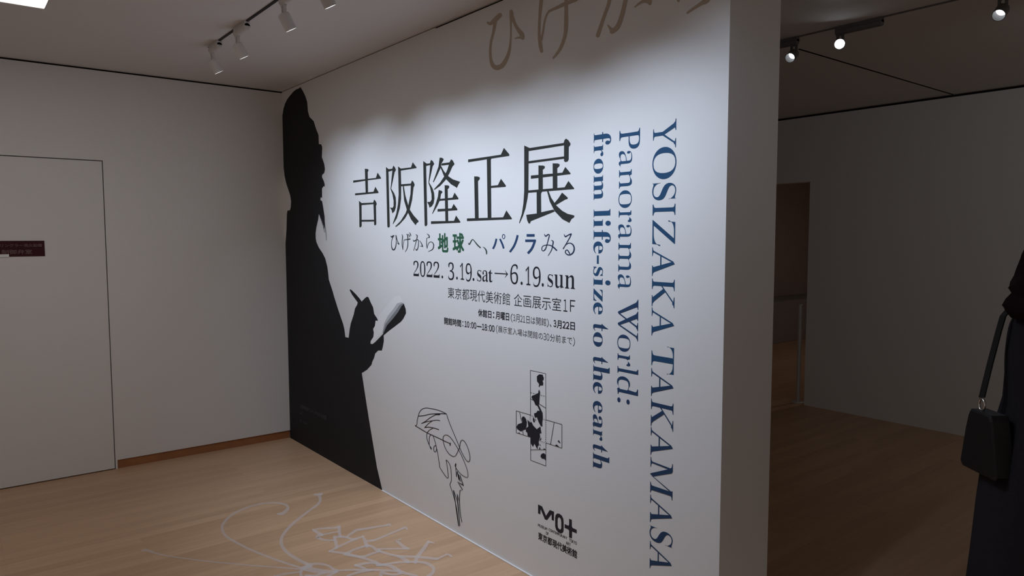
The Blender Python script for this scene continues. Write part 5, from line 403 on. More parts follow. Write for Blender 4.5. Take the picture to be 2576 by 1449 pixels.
    'floor_draw': [{"s":[[[-6594,-14867],[-6606,-14927],[-6597,-14978],[-6581,-15030],[-6558,-15109],[-6521,-15187],[-6471,-15233],[-6411,-15239],[-6343,-15221],[-6262,-15171],[-6172,-15090],[-6061,-14977],[-5928,-14827],[-5785,-14629],[-5656,-14355],[-5589,-14071],[-5575,-13831],[-5600,-13616],[-5663,-13423],[-5766,-13234],[-5905,-13042],[-6076,-12870],[-6275,-12740],[-6505,-12655],[-6766,-12605],[-7044,-12590],[-7321,-12612],[-7607,-12675],[-7903,-12776],[-8189,-12906],[-8448,-13059],[-8676,-13240],[-8882,-13449],[-9067,-13672],[-9230,-13892],[-9377,-14102],[-9510,-14322],[-9633,-14579],[-9736,-14884],[-9815,-15224],[-9871,-15582],[-9903,-15942],[-9910,-16292],[-9887,-16623],[-9839,-16943],[-9779,-17257],[-9716,-17570],[-9654,-17879],[-9587,-18187],[-9511,-18506],[-9420,-18852],[-9310,-19242],[-9184,-19662],[-9054,-20078],[-8930,-20458],[-8814,-20799],[-8700,-21118],[-8590,-21413],[-8487,-21683],[-8383,-21941],[-8280,-22183],[-8192,-22387],[-8130,-22529],[-8100,-22544],[-8068,-22515]],[[-6578,-14826],[-6549,-14783],[-6517,-14776],[-6481,-14780],[-6431,-14785],[-6378,-14782],[-6330,-14770],[-6285,-14758],[-6239,-14746],[-6191,-14723],[-6128,-14671],[-6032,-14575],[-5918,-14452],[-5827,-14336],[-5794,-14279],[-5773,-14206],[-5749,-14055],[-5750,-13871],[-5790,-13681],[-5876,-13483],[-6002,-13281],[-6162,-13101],[-6351,-12967],[-6574,-12882],[-6831,-12836],[-7105,-12829],[-7379,-12862],[-7662,-12941],[-7955,-13061],[-8238,-13210],[-8488,-13375],[-8703,-13559],[-8894,-13765],[-9066,-13982],[-9219,-14199],[-9353,-14401],[-9463,-14588],[-9546,-14769],[-9613,-14965],[-9672,-15211],[-9721,-15502],[-9754,-15810],[-9766,-16114],[-9749,-16413],[-9709,-16721],[-9653,-17037],[-9595,-17360],[-9538,-17678],[-9476,-17992],[-9405,-18317],[-9318,-18666],[-9210,-19059],[-9084,-19480],[-8954,-19897],[-8831,-20278],[-8715,-20620],[-8601,-20940],[-8492,-21237],[-8388,-21508],[-8285,-21766],[-8183,-22009],[-8094,-22214],[-8033,-22358],[-8030,-22421],[-8048,-22481]]]},{"s":[[[-3136,-13409],[-3131,-13372],[-3143,-13353],[-3177,-13311],[-3228,-13246],[-3310,-13214],[-3464,-13352],[-3602,-13662],[-3659,-13886],[-3695,-14049],[-3738,-14174],[-3798,-14301],[-3865,-14429],[-3957,-14565],[-4101,-14732],[-4308,-14924],[-4562,-15130],[-4844,-15350],[-5136,-15584],[-5442,-15831],[-5768,-16090],[-6093,-16359],[-6395,-16634],[-6676,-16921],[-6946,-17218],[-7192,-17513],[-7404,-17795],[-7577,-18057],[-7722,-18313],[-7844,-18583],[-7948,-18875],[-8029,-19189],[-8087,-19508],[-8123,-19820],[-8141,-20120],[-8140,-20401],[-8121,-20670],[-8089,-20939],[-8048,-21222],[-7987,-21560],[-7909,-21930],[-7836,-22263],[-7786,-22492],[-7745,-22534],[-7695,-22503]],[[-3146,-13437],[-3166,-13473],[-3192,-13494],[-3256,-13540],[-3345,-13603],[-3418,-13678],[-3407,-13682],[-3382,-13647],[-3427,-13793],[-3504,-14035],[-3609,-14287],[-3715,-14490],[-3825,-14678],[-3963,-14866],[-4138,-15054],[-4359,-15245],[-4615,-15439],[-4893,-15645],[-5179,-15871],[-5484,-16126],[-5809,-16401],[-6128,-16682],[-6420,-16961],[-6691,-17240],[-6950,-17524],[-7183,-17801],[-7376,-18061],[-7523,-18294],[-7633,-18503],[-7717,-18702],[-7786,-18910],[-7846,-19142],[-7892,-19398],[-7925,-19666],[-7944,-19932],[-7948,-20185],[-7936,-20437],[-7911,-20700],[-7875,-20981],[-7817,-21315],[-7741,-21686],[-7667,-22021],[-7617,-22252],[-7625,-22363],[-7662,-22456]]]},{"s":[[[-3715,-13292],[-3734,-13382],[-3715,-13446],[-3669,-13476],[-3603,-13520],[-3529,-13563],[-3458,-13589],[-3389,-13590],[-3318,-13574],[-3256,-13554],[-3213,-13540],[-3179,-13517],[-3152,-13471]],[[-3690,-13227],[-3642,-13150],[-3587,-13120],[-3535,-13137],[-3460,-13160],[-3380,-13187],[-3313,-13216],[-3261,-13250],[-3212,-13290],[-3172,-13327],[-3143,-13353],[-3129,-13383],[-3138,-13433]]]},{"s":[[[-13787,-15384],[-13785,-15443],[-13764,-15479],[-13724,-15503],[-13667,-15538],[-13611,-15577],[-13573,-15613],[-13584,-15579],[-13591,-15519],[-13575,-15649],[-13525,-15765],[-13443,-15942],[-13337,-16171],[-13192,-16450],[-12992,-16778],[-12710,-17186],[-12363,-17664],[-12004,-18144],[-11684,-18563],[-11418,-18897],[-11176,-19187],[-10944,-19455],[-10707,-19728],[-10463,-20009],[-10219,-20285],[-9975,-20558],[-9731,-20829],[-9479,-21105],[-9222,-21383],[-8977,-21648],[-8759,-21885],[-8564,-22099],[-8387,-22296],[-8241,-22459],[-8138,-22574],[-8115,-22574],[-8095,-22549]],[[-13781,-15340],[-13763,-15285],[-13733,-15258],[-13689,-15251],[-13624,-15238],[-13555,-15235],[-13499,-15255],[-13461,-15333],[-13466,-15432],[-13474,-15405],[-13440,-15521],[-13367,-15723],[-13273,-15981],[-13140,-16286],[-12949,-16634],[-12671,-17054],[-12325,-17537],[-11965,-18019],[-11645,-18439],[-11378,-18776],[-11136,-19066],[-10903,-19335],[-10665,-19608],[-10421,-19890],[-10176,-20168],[-9931,-20442],[-9687,-20713],[-9435,-20990],[-9177,-21270],[-8931,-21537],[-8712,-21774],[-8515,-21986],[-8336,-22179],[-8188,-22340],[-8083,-22452],[-8076,-22486],[-8084,-22524]]]},{"s":[[[-9574,-22339],[-9575,-22392],[-9553,-22424],[-9453,-22435],[-9310,-22449],[-9147,-22471],[-8987,-22504],[-8817,-22559],[-8629,-22632],[-8459,-22702],[-8340,-22751],[-8307,-22736],[-8282,-22697]],[[-9564,-22299],[-9538,-22249],[-9501,-22225],[-9402,-22241],[-9260,-22263],[-9097,-22293],[-8935,-22333],[-8762,-22391],[-8573,-22463],[-8401,-22533],[-8281,-22581],[-8265,-22615],[-8270,-22663]]]},{"s":[[[-7931,-22259],[-7937,-22379],[-7884,-22448],[-7818,-22430],[-7726,-22401],[-7625,-22379],[-7535,-22384],[-7457,-22423],[-7382,-22486],[-7312,-22563],[-7250,-22645],[-7196,-22730],[-7148,-22823],[-7109,-22921],[-7082,-23018],[-7070,-23118],[-7069,-23225],[-7072,-23340],[-7068,-23455],[-7052,-23562],[-7032,-23661],[-7013,-23745],[-7000,-23803],[-6967,-23835],[-6927,-23812]],[[-7905,-22168],[-7841,-22050],[-7749,-21987],[-7697,-22013],[-7620,-22050],[-7531,-22096],[-7447,-22150],[-7368,-22212],[-7289,-22281],[-7213,-22358],[-7146,-22443],[-7089,-22536],[-7038,-22638],[-6996,-22745],[-6963,-22855],[-6943,-22973],[-6936,-23092],[-6933,-23199],[-6925,-23290],[-6910,-23382],[-6892,-23476],[-6874,-23560],[-6861,-23619],[-6868,-23705],[-6899,-23775]]]},{"s":[[[-6871,-23712],[-6859,-23642],[-6880,-23589],[-6948,-23542],[-7043,-23477],[-7148,-23396],[-7244,-23299],[-7335,-23176],[-7429,-23028],[-7521,-22872],[-7604,-22727],[-7681,-22589],[-7752,-22449],[-7814,-22325],[-7858,-22237],[-7952,-22212],[-8044,-22306]],[[-6891,-23761],[-6931,-23816],[-6981,-23832],[-7056,-23808],[-7165,-23773],[-7289,-23724],[-7409,-23652],[-7521,-23553],[-7635,-23432],[-7743,-23305],[-7840,-23184],[-7929,-23062],[-8011,-22936],[-8080,-22825],[-8128,-22749],[-8144,-22579],[-8097,-22409]]]},{"s":[[[-7899,-22223],[-7929,-22130],[-8022,-22139],[-8068,-22193],[-8140,-22273],[-8222,-22371],[-8301,-22480],[-8367,-22594],[-8423,-22709],[-8472,-22827],[-8509,-22939],[-8544,-23053],[-8580,-23189],[-8597,-23349],[-8560,-23480],[-8473,-23513],[-8365,-23500],[-8261,-23473],[-8191,-23456],[-8140,-23419],[-8107,-23354]],[[-7906,-22318],[-7953,-22471],[-8054,-22613],[-8099,-22631],[-8159,-22652],[-8218,-22678],[-8260,-22708],[-8291,-22752],[-8323,-22817],[-8350,-22888],[-8371,-22960],[-8390,-23043],[-8402,-23114],[-8401,-23139],[-8403,-23140],[-8365,-23166],[-8281,-23187],[-8190,-23199],[-8126,-23209],[-8094,-23242],[-8094,-23305]]]},{"s":[[[-6867,-23663],[-6873,-23615],[-6910,-23602],[-6962,-23627],[-7034,-23661],[-7119,-23697],[-7211,-23726],[-7325,-23748],[-7460,-23767],[-7585,-23782],[-7672,-23793],[-7716,-23827],[-7744,-23882]],[[-6875,-23706],[-6903,-23770],[-6951,-23820],[-7002,-23841],[-7075,-23872],[-7164,-23905],[-7261,-23933],[-7379,-23955],[-7515,-23973],[-7640,-23988],[-7726,-23999],[-7754,-23974],[-7755,-23923]]]},{"s":[[[-8361,-23201],[-8378,-23291],[-8359,-23369],[-8308,-23411],[-8235,-23473],[-8144,-23538],[-8041,-23582],[-7914,-23597],[-7768,-23594],[-7633,-23585],[-7539,-23580],[-7487,-23542],[-7452,-23476]],[[-8335,-23143],[-8287,-23082],[-8231,-23077],[-8184,-23132],[-8120,-23210],[-8043,-23286],[-7957,-23337],[-7843,-23354],[-7701,-23350],[-7565,-23338],[-7470,-23331],[-7437,-23364],[-7438,-23427]]]},{"s":[[[-5945,-18328],[-5951,-18372],[-5938,-18401],[-5843,-18432],[-5708,-18476],[-5559,-18530],[-5425,-18589],[-5311,-18661],[-5201,-18745],[-5093,-18828],[-4989,-18895],[-4881,-18940],[-4773,-18971],[-4681,-18992],[-4617,-19008],[-4559,-18973],[-4514,-18900]],[[-5934,-18296],[-5910,-18256],[-5880,-18239],[-5781,-18257],[-5637,-18282],[-5479,-18317],[-5335,-18363],[-5213,-18431],[-5099,-18515],[-4992,-18596],[-4889,-18655],[-4782,-18687],[-4672,-18702],[-4575,-18709],[-4506,-18715],[-4480,-18764],[-4492,-18842]]]},{"s":[[[-4527,-18677],[-4586,-18700],[-4669,-18820],[-4716,-18914],[-4784,-19053],[-4862,-19219],[-4938,-19394],[-5008,-19581],[-5075,-19776],[-5132,-19947],[-5170,-20063],[-5192,-20196],[-5166,-20249]],[[-4501,-18701],[-4495,-18787],[-4543,-18940],[-4590,-19037],[-4653,-19170],[-4720,-19315],[-4778,-19450],[-4836,-19601],[-4901,-19779],[-4959,-19946],[-5000,-20063],[-5071,-20197],[-5133,-20250]]]},{"s":[[[-5909,-18268],[-5939,-18337],[-5951,-18423],[-5951,-18500],[-5952,-18610],[-5951,-18738],[-5943,-18867],[-5926,-19011],[-5902,-19172],[-5878,-19317],[-5862,-19418],[-5829,-19462],[-5783,-19435]],[[-5884,-18234],[-5849,-18214],[-5824,-18251],[-5811,-18309],[-5791,-18391],[-5769,-18492],[-5751,-18604],[-5734,-18749],[-5719,-18922],[-5705,-19083],[-5696,-19193],[-5711,-19302],[-5750,-19391]]]},{"s":[[[-5879,-19280],[-5885,-19334],[-5866,-19366],[-5224,-19418],[-4946,-19507],[-4916,-19491],[-4891,-19454]],[[-5865,-19239],[-5836,-19188],[-5796,-19163],[-5167,-19261],[-4884,-19350],[-4871,-19379],[-4879,-19423]]]},{"s":[[[-5690,-19147],[-5693,-19076],[-5737,-19055],[-5798,-19069],[-5888,-19089],[-5986,-19121],[-6081,-19188],[-6208,-19448],[-6212,-19608],[-6187,-19665],[-6162,-19717],[-6135,-19791],[-6099,-19883],[-6052,-19983],[-5988,-20079],[-5894,-20178],[-5777,-20281],[-5667,-20373],[-5591,-20436],[-5556,-20429],[-5524,-20388]],[[-5704,-19208],[-5744,-19297],[-5807,-19363],[-5874,-19403],[-5970,-19460],[-6057,-19518],[-6086,-19545],[-6003,-19374],[-5998,-19304],[-5993,-19354],[-5980,-19437],[-5969,-19541],[-5957,-19658],[-5933,-19776],[-5889,-19884],[-5805,-19989],[-5692,-20094],[-5581,-20185],[-5504,-20249],[-5494,-20295],[-5507,-20351]]]},{"s":[[[-5332,-19789],[-5393,-19840],[-5463,-19972],[-5506,-20092],[-5568,-20263],[-5635,-20451],[-5697,-20621],[-5756,-20783],[-5819,-20951],[-5874,-21100],[-5913,-21204],[-5940,-21343],[-5918,-21407]],[[-5299,-19792],[-5275,-19849],[-5299,-19985],[-5340,-20106],[-5399,-20279],[-5464,-20470],[-5527,-20647],[-5589,-20817],[-5654,-20990],[-5711,-21140],[-5750,-21243],[-5824,-21371],[-5886,-21415]]]},{"s":[[[-6403,-21489],[-6399,-21526],[-6374,-21536],[-5861,-21343],[-5161,-21118],[-4608,-20993],[-4154,-20931],[-4112,-20900],[-4081,-20849]],[[-6396,-21456],[-6375,-21409],[-6339,-21372],[-5802,-21103],[-5104,-20915],[-4533,-20757],[-4086,-20736],[-4063,-20761],[-4067,-20810]]]},{"s":[[[-5418,-20004],[-5431,-20080],[-5410,-20134],[-5158,-20257],[-4960,-20480],[-4821,-20929],[-4658,-21053],[-4616,-21044],[-4579,-20998]],[[-5396,-19950],[-5353,-19886],[-5300,-19863],[-5021,-19962],[-4825,-20255],[-4696,-20720],[-4553,-20840],[-4541,-20892],[-4558,-20955]]]},{"s":[[[-4957,-20427],[-4950,-20471],[-4913,-20474],[-4115,-20002],[-3276,-20208],[-2468,-20391],[-2428,-20372],[-2394,-20326]],[[-4949,-20385],[-4922,-20319],[-4873,-20261],[-4012,-19689],[-3172,-19973],[-2381,-20203],[-2365,-20237],[-2377,-20289]]]},{"s":[[[-2515,-20313],[-2523,-20365],[-2501,-20394],[-2467,-20402],[-2418,-20414],[-2373,-20429],[-2355,-20439],[-2353,-20421],[-2347,-20421],[-2351,-20456],[-2357,-20490],[-2364,-20545],[-2348,-20561]],[[-2498,-20272],[-2463,-20219],[-2418,-20188],[-2376,-20178],[-2313,-20162],[-2248,-20153],[-2196,-20173],[-2186,-20262],[-2216,-20363],[-2247,-20427],[-2265,-20461],[-2298,-20524],[-2330,-20556]]]},{"s":[[[-4123,-20707],[-4162,-20745],[-4203,-20828],[-4423,-21393],[-4653,-22078],[-4670,-22219],[-4635,-22268]],[[-4100,-20701],[-4080,-20725],[-4089,-20799],[-4217,-21351],[-4439,-22043],[-4518,-22194],[-4592,-22262]]]},{"s":[[[-4320,-21517],[-4332,-21577],[-4315,-21620],[-3942,-21784],[-3103,-21583],[-1984,-21335],[-1929,-21294],[-1890,-21232]],[[-4300,-21474],[-4263,-21424],[-4218,-21405],[-3849,-21538],[-3026,-21363],[-1899,-21108],[-1868,-21131],[-1873,-21186]]]},{"s":[[[-2072,-21239],[-2079,-21289],[-2057,-21315],[-2014,-21322],[-1954,-21330],[-1899,-21344],[-1876,-21358],[-1872,-21361],[-1874,-21399],[-1885,-21462],[-1894,-21512],[-1897,-21562],[-1879,-21573]],[[-2055,-21200],[-2020,-21148],[-1974,-21117],[-1924,-21106],[-1849,-21087],[-1771,-21079],[-1711,-21108],[-1704,-21213],[-1738,-21327],[-1775,-21416],[-1797,-21469],[-1828,-21531],[-1860,-21564]]]},{"s":[[[-6362,-21415],[-6382,-21484],[-6373,-21549],[-5824,-22302],[-5463,-23069],[-5429,-23081],[-5392,-23050]],[[-6340,-21371],[-6301,-21328],[-6260,-21330],[-5705,-22095],[-5346,-22888],[-5345,-22952],[-5368,-23014]]]},{"s":[[[-5884,-22305],[-5879,-22386],[-5823,-22411],[-5315,-22154],[-4678,-22110],[-4477,-22181],[-4426,-22159],[-4385,-22103]],[[-5868,-22233],[-5819,-22129],[-5738,-22051],[-5245,-21919],[-4589,-21871],[-4372,-21944],[-4352,-21990],[-4365,-22056]]]},{"s":[[[-4515,-21985],[-4542,-22056],[-4541,-22126],[-4520,-22173],[-4489,-22236],[-4460,-22310],[-4445,-22387],[-4448,-22476],[-4462,-22587],[-4477,-22709],[-4481,-22827],[-4466,-22925],[-4442,-23005],[-4419,-23067],[-4403,-23110],[-4361,-23139],[-4308,-23104]],[[-4488,-21944],[-4446,-21907],[-4407,-21918],[-4386,-21964],[-4353,-22030],[-4319,-22112],[-4293,-22205],[-4281,-22311],[-4277,-22421],[-4275,-22520],[-4270,-22597],[-4260,-22670],[-4247,-22750],[-4233,-22822],[-4224,-22874],[-4233,-22971],[-4272,-23057]]]},{"s":[[[-5467,-22974],[-5484,-23049],[-5464,-23107],[-5245,-23232],[-4817,-23127],[-4369,-23125],[-4323,-23096],[-4289,-23044]],[[-5444,-22923],[-5398,-22865],[-5344,-22849],[-5146,-22968],[-4748,-22927],[-4293,-22923],[-4268,-22952],[-4274,-23004]]]},{"s":[[[-4301,-22752],[-4314,-22803],[-4304,-22844],[-3713,-23250],[-3076,-23768],[-3034,-23761],[-2995,-23719]],[[-4283,-22718],[-4251,-22680],[-4215,-22673],[-3635,-23108],[-2966,-23576],[-2955,-23624],[-2973,-23681]]]},{"s":[[[-3004,-23693],[-2989,-23662],[-2987,-23629],[-3001,-23286],[-2940,-22382],[-2819,-22517],[-2777,-22493],[-2743,-22447]],[[-3018,-23711],[-3038,-23725],[-3055,-23716],[-3224,-23500],[-3112,-22428],[-2738,-22332],[-2719,-22361],[-2727,-22410]]]},{"s":[[[-4379,-22919],[-4413,-22998],[-4418,-23083],[-4179,-23747],[-3935,-24287],[-3926,-25075],[-3886,-25137],[-3820,-25115]],[[-4348,-22875],[-4299,-22839],[-4258,-22862],[-4045,-23559],[-3755,-24069],[-3678,-24833],[-3708,-24966],[-3770,-25067]]]},{"s":[[[-5935,-22248],[-5953,-22303],[-5948,-22357],[-5558,-22995],[-5341,-23488],[-5121,-24087],[-5099,-24529],[-5073,-24572],[-5031,-24557]],[[-5916,-22214],[-5884,-22181],[-5852,-22186],[-5444,-22808],[-5208,-23291],[-4983,-23913],[-4943,-24369],[-4961,-24458],[-5000,-24526]]]},{"s":[[[-3905,-24162],[-3928,-24236],[-3915,-24299],[-3299,-24808],[-2982,-25218],[-2594,-25685],[-2549,-25688],[-2502,-25649]],[[-3877,-24114],[-3828,-24063],[-3775,-24056],[-3174,-24608],[-2829,-24991],[-2453,-25485],[-2448,-25545],[-2474,-25609]]]},{"s":[[[-2597,-25617],[-2601,-25670],[-2567,-25694],[-2498,-25677],[-2399,-25651],[-2290,-25625],[-2189,-25604],[-2096,-25582],[-2006,-25560],[-1932,-25550],[-1888,-25562],[-1871,-25604],[-1869,-25680],[-1875,-25766],[-1879,-25828],[-1858,-25867],[-1819,-25858]],[[-2580,-25574],[-2539,-25515],[-2480,-25475],[-2416,-25471],[-2324,-25464],[-2222,-25455],[-2127,-25445],[-2037,-25424],[-1942,-25394],[-1850,-25373],[-1773,-25384],[-1732,-25453],[-1722,-25552],[-1724,-25643],[-1724,-25701],[-1748,-25777],[-1789,-25832]]]},{"s":[[[-3656,-25383],[-3603,-25403],[-3503,-25332],[-3179,-24950],[-2238,-24153],[-1811,-23738],[-1737,-23639],[-1706,-23552]],[[-3669,-25335],[-3649,-25230],[-3568,-25088],[-3185,-24641],[-2222,-23853],[-1805,-23505],[-1732,-23472],[-1704,-23505]]]},{"s":[[[-1885,-23582],[-1911,-23650],[-1904,-23709],[-1883,-23729],[-1853,-23757],[-1822,-23789],[-1794,-23823],[-1769,-23866],[-1743,-23921],[-1720,-23973],[-1703,-24009],[-1685,-24021],[-1661,-24006]],[[-1856,-23539],[-1809,-23495],[-1762,-23493],[-1743,-23516],[-1715,-23550],[-1685,-23593],[-1660,-23646],[-1643,-23714],[-1632,-23792],[-1625,-23864],[-1620,-23913],[-1625,-23952],[-1644,-23987]]]},{"s":[[[-6082,-23704],[-6090,-23766],[-6066,-23805],[-6000,-23823],[-5905,-23847],[-5798,-23877],[-5694,-23910],[-5591,-23942],[-5484,-23974],[-5383,-24016],[-5297,-24077],[-5226,-24177],[-5164,-24309],[-5113,-24437],[-5077,-24526],[-5047,-24540],[-5013,-24516]],[[-6065,-23659],[-6028,-23604],[-5979,-23579],[-5910,-23590],[-5810,-23606],[-5697,-23628],[-5589,-23660],[-5486,-23697],[-5380,-23740],[-5276,-23798],[-5185,-23878],[-5110,-23997],[-5048,-24143],[-5000,-24280],[-4966,-24372],[-4968,-24431],[-4991,-24485]]]},{"s":[[[-5229,-24327],[-5248,-24405],[-5229,-24468],[-5150,-24521],[-5037,-24595],[-4924,-24685],[-4844,-24781],[-4809,-24887],[-4794,-25010],[-4790,-25143],[-4783,-25269],[-4777,-25376],[-4777,-25479],[-4772,-25592],[-4754,-25708],[-4718,-25815],[-4672,-25914],[-4619,-26013],[-4562,-26117],[-4495,-26240],[-4417,-26376],[-4346,-26498],[-4297,-26583],[-4261,-26593],[-4222,-26565]],[[-5202,-24275],[-5153,-24217],[-5095,-24205],[-5016,-24257],[-4900,-24333],[-4778,-24425],[-4681,-24529],[-4622,-24649],[-4587,-24781],[-4565,-24910],[-4547,-25029],[-4536,-25146],[-4533,-25256],[-4532,-25353],[-4523,-25451],[-4506,-25561],[-4484,-25679],[-4455,-25801],[-4417,-25924],[-4360,-26058],[-4289,-26201],[-4222,-26329],[-4175,-26418],[-4174,-26476],[-4198,-26532]]]},{"s":[[[-5095,-24436],[-5104,-24487],[-5086,-24522],[-4968,-24559],[-4799,-24611],[-4610,-24675],[-4435,-24747],[-4277,-24829],[-4120,-24922],[-3969,-25022],[-3829,-25121],[-3699,-25220],[-3576,-25320],[-3468,-25423],[-3383,-25527],[-3323,-25631],[-3284,-25734],[-3262,-25838],[-3251,-25947],[-3251,-26067],[-3261,-26193],[-3283,-26305],[-3308,-26380],[-3341,-26437],[-3401,-26512],[-3475,-26589],[-3539,-26646],[-3599,-26681],[-3673,-26704],[-3745,-26719],[-3799,-26731],[-3864,-26774],[-3908,-26841]],[[-5078,-24399],[-5045,-24355],[-5004,-24338],[-4886,-24376],[-4715,-24429],[-4524,-24494],[-4345,-24565],[-4181,-24644],[-4018,-24732],[-3860,-24825],[-3715,-24921],[-3581,-25019],[-3454,-25121],[-3342,-25225],[-3248,-25329],[-3175,-25431],[-3120,-25532],[-3082,-25640],[-3058,-25760],[-3049,-25897],[-3055,-26049],[-3081,-26211],[-3138,-26385],[-3236,-26556],[-3348,-26695],[-3458,-26805],[-3565,-26891],[-3669,-26944],[-3763,-26964],[-3838,-26970],[-3888,-26975],[-3927,-26948],[-3926,-26889]]]},{"s":[[[-6038,-23670],[-6062,-23736],[-6062,-23807],[-5943,-24134],[-5883,-24581],[-5851,-24623],[-5805,-24603]],[[-6013,-23632],[-5973,-23600],[-5936,-23615],[-5782,-23924],[-5720,-24397],[-5734,-24492],[-5773,-24567]]]},{"s":[[[-6955,-23677],[-6964,-23723],[-6952,-23760],[-6330,-24190],[-5648,-24759],[-5100,-25269],[-4704,-25689],[-4656,-25688],[-4610,-25643]],[[-6941,-23646],[-6914,-23611],[-6882,-23603],[-6245,-24013],[-5539,-24552],[-4992,-25079],[-4573,-25470],[-4562,-25531],[-4584,-25600]]]},{"s":[[[-6833,-24488],[-6835,-24534],[-6811,-24559],[-6188,-24582],[-5641,-24763],[-5593,-24745],[-5555,-24694]],[[-6822,-24452],[-6794,-24406],[-6755,-24379],[-6098,-24340],[-5546,-24548],[-5525,-24591],[-5536,-24651]]]},{"s":[[[-5602,-25529],[-5551,-25536],[-5467,-25460],[-5437,-25419],[-5409,-25379],[-5414,-25380],[-5438,-25381],[-5416,-25387],[-5373,-25433],[-5324,-25500],[-5273,-25568],[-5225,-25637],[-5178,-25715],[-5123,-25790],[-5051,-25850],[-4952,-25886],[-4834,-25906],[-4724,-25917],[-4649,-25926],[-4592,-25895],[-4551,-25835]],[[-5620,-25491],[-5614,-25402],[-5555,-25271],[-5530,-25235],[-5481,-25158],[-5388,-25058],[-5281,-25030],[-5232,-25101],[-5207,-25200],[-5185,-25305],[-5156,-25397],[-5118,-25480],[-5077,-25562],[-5028,-25632],[-4966,-25681],[-4873,-25703],[-4753,-25705],[-4637,-25698],[-4556,-25694],[-4526,-25728],[-4532,-25789]]]}],
    'col1': {"L":[["Y",2.0215,1.9182],["O",1.9243,1.8068],["S",1.7947,1.7298],["I",1.7153,1.6726],["Z",1.6572,1.5595],["A",1.5548,1.4462],["K",1.437,1.3313],["A",1.327,1.219],["T",1.1856,1.0808],["A",1.0942,0.9855],["K",0.9753,0.8695],["A",0.8659,0.7563],["M",0.7488,0.608],["A",0.6001,0.4904],["S",0.4783,0.4201],["A",0.4158,0.3062]],"b":[3.6944,3.7044],"cap":3.8073},
    'col2': {"L":[["P",2.0099,1.9323],["a",1.9285,1.8652],["n",1.8578,1.7806],["o",1.7753,1.7068],["r",1.6989,1.6516],["a",1.643,1.5815],["m",1.5731,1.4539],["a",1.4455,1.3835],["W",1.3514,1.1886],["o",1.2068,1.1386],["r",1.1309,1.0834],["l",1.0797,1.0464],["d",1.0388,0.9619],[":",0.9507,0.9304]],"b":[3.5228,3.5238],"x":3.5917,"cap":3.6339},
    'col3': {"L":[["f",2.0139,1.9617],["r",1.9648,1.9187],["o",1.9097,1.8502],["m",1.8429,1.7434],["l",1.7055,1.6727],["i",1.6652,1.6323],["f",1.6215,1.5694],["e",1.5749,1.5257],["-",1.5178,1.4834],["s",1.4712,1.433],["i",1.4249,1.3922],["z",1.3808,1.3301],["e",1.3245,1.2756],["t",1.2382,1.2067],["o",1.2014,1.1415],["t",1.101,1.0702],["h",1.0631,0.9974],["e",0.9934,0.9454],["e",0.9135,0.8648],["a",0.855,0.7988],["r",0.7929,0.7506],["t",0.7318,0.7004],["h",0.6924,0.6261]],"b":[3.3818,3.3893],"x":3.4394,"cap":3.4797},
    'date': [["2",1.9376,1.9965,1.371,1.4577],["0",2.0093,2.0662,1.3695,1.4577],["2",2.0788,2.1388,1.3715,1.4583],["2",2.1509,2.2109,1.3715,1.4587],[".",2.2304,2.2469,1.3704,1.3856],["3",2.2973,2.3523,1.365,1.4591],[".",2.3715,2.3867,1.3706,1.3857],["1",2.4083,2.4443,1.3716,1.4589],["9",2.4596,2.5131,1.3652,1.4593],[".",2.5206,2.5361,1.3707,1.3859],["s",2.559,2.5963,1.3705,1.4279],["a",2.6043,2.6538,1.3708,1.4278],["t",2.6562,2.6912,1.3709,1.4354],["→",2.7057,2.8128,1.3949,1.4385],["6",2.8294,2.8881,1.3709,1.4654],[".",2.9068,2.9222,1.3705,1.3862],["1",2.9437,2.9787,1.3717,1.4582],["9",2.9959,3.0498,1.3666,1.4595],[".",3.0574,3.072,1.3708,1.3867],["s",3.0965,3.1333,1.3716,1.4286],["u",3.1416,3.2027,1.3701,1.4288],["n",3.2107,3.2752,1.3718,1.4298]],
    'venue': [["東京都現代美術館",2.2919,2.8272,1.2679,1.327,0],["企画展示室",2.8573,3.1871,1.2686,1.3269,0],["１",3.2017,3.2268,1.2707,1.3238,0],["Ｆ",3.2439,3.2759,1.273,1.3238,0]],
    'closed': [["休館日",2.5673,2.6788,1.1929,1.2319,1],["：",2.6921,2.7018,1.1971,1.2263,1],["月曜日",2.7141,2.8199,1.1934,1.2313,1],["（",2.8324,2.8477,1.189,1.231,0],["３",2.8497,2.8661,1.1968,1.2279,0],["月",2.8702,2.8985,1.1938,1.2309,0],["２１",2.9042,2.9407,1.197,1.2277,0],["日",2.9494,2.9717,1.1941,1.2285,0],["は開館",2.9814,3.0888,1.1943,1.2302,0],["）",3.0925,3.1053,1.1902,1.23,0],["、",3.1125,3.1234,1.1946,1.2058,1],["３",3.1378,3.1556,1.1966,1.2279,1],["月",3.1599,3.1902,1.1929,1.2287,1],["２２",3.1968,3.2399,1.1964,1.2276,1],["日",3.2467,3.2747,1.1951,1.2293,1]],
    'hours': [["開館時間",2.2539,2.4149,1.124,1.1622,1],["：",2.4279,2.4348,1.1298,1.1569,1],["１０",2.4466,2.4885,1.1276,1.1598,1],["：",2.4962,2.5019,1.1276,1.153,0],["００",2.5062,2.5504,1.1276,1.1601,1],["—",2.5561,2.597,1.1398,1.1449,0],["１８",2.6001,2.6425,1.1277,1.1604,1],["：",2.6484,2.6538,1.1278,1.1538,0],["００",2.6596,2.704,1.1278,1.1606,1],["（",2.7167,2.7289,1.1225,1.1656,0],["展示室入場は閉館の",2.7333,3.066,1.1305,1.163,0],["３０",3.0701,3.1091,1.1306,1.1626,0],["分前まで",3.1146,3.2583,1.1306,1.1644,0],["）",3.2634,3.2752,1.1255,1.1652,0]],
    'green_kanji': [["地",2.1976,2.2997,1.5108,1.6128,2],["球",2.3412,2.4464,1.5112,1.6133,2]],
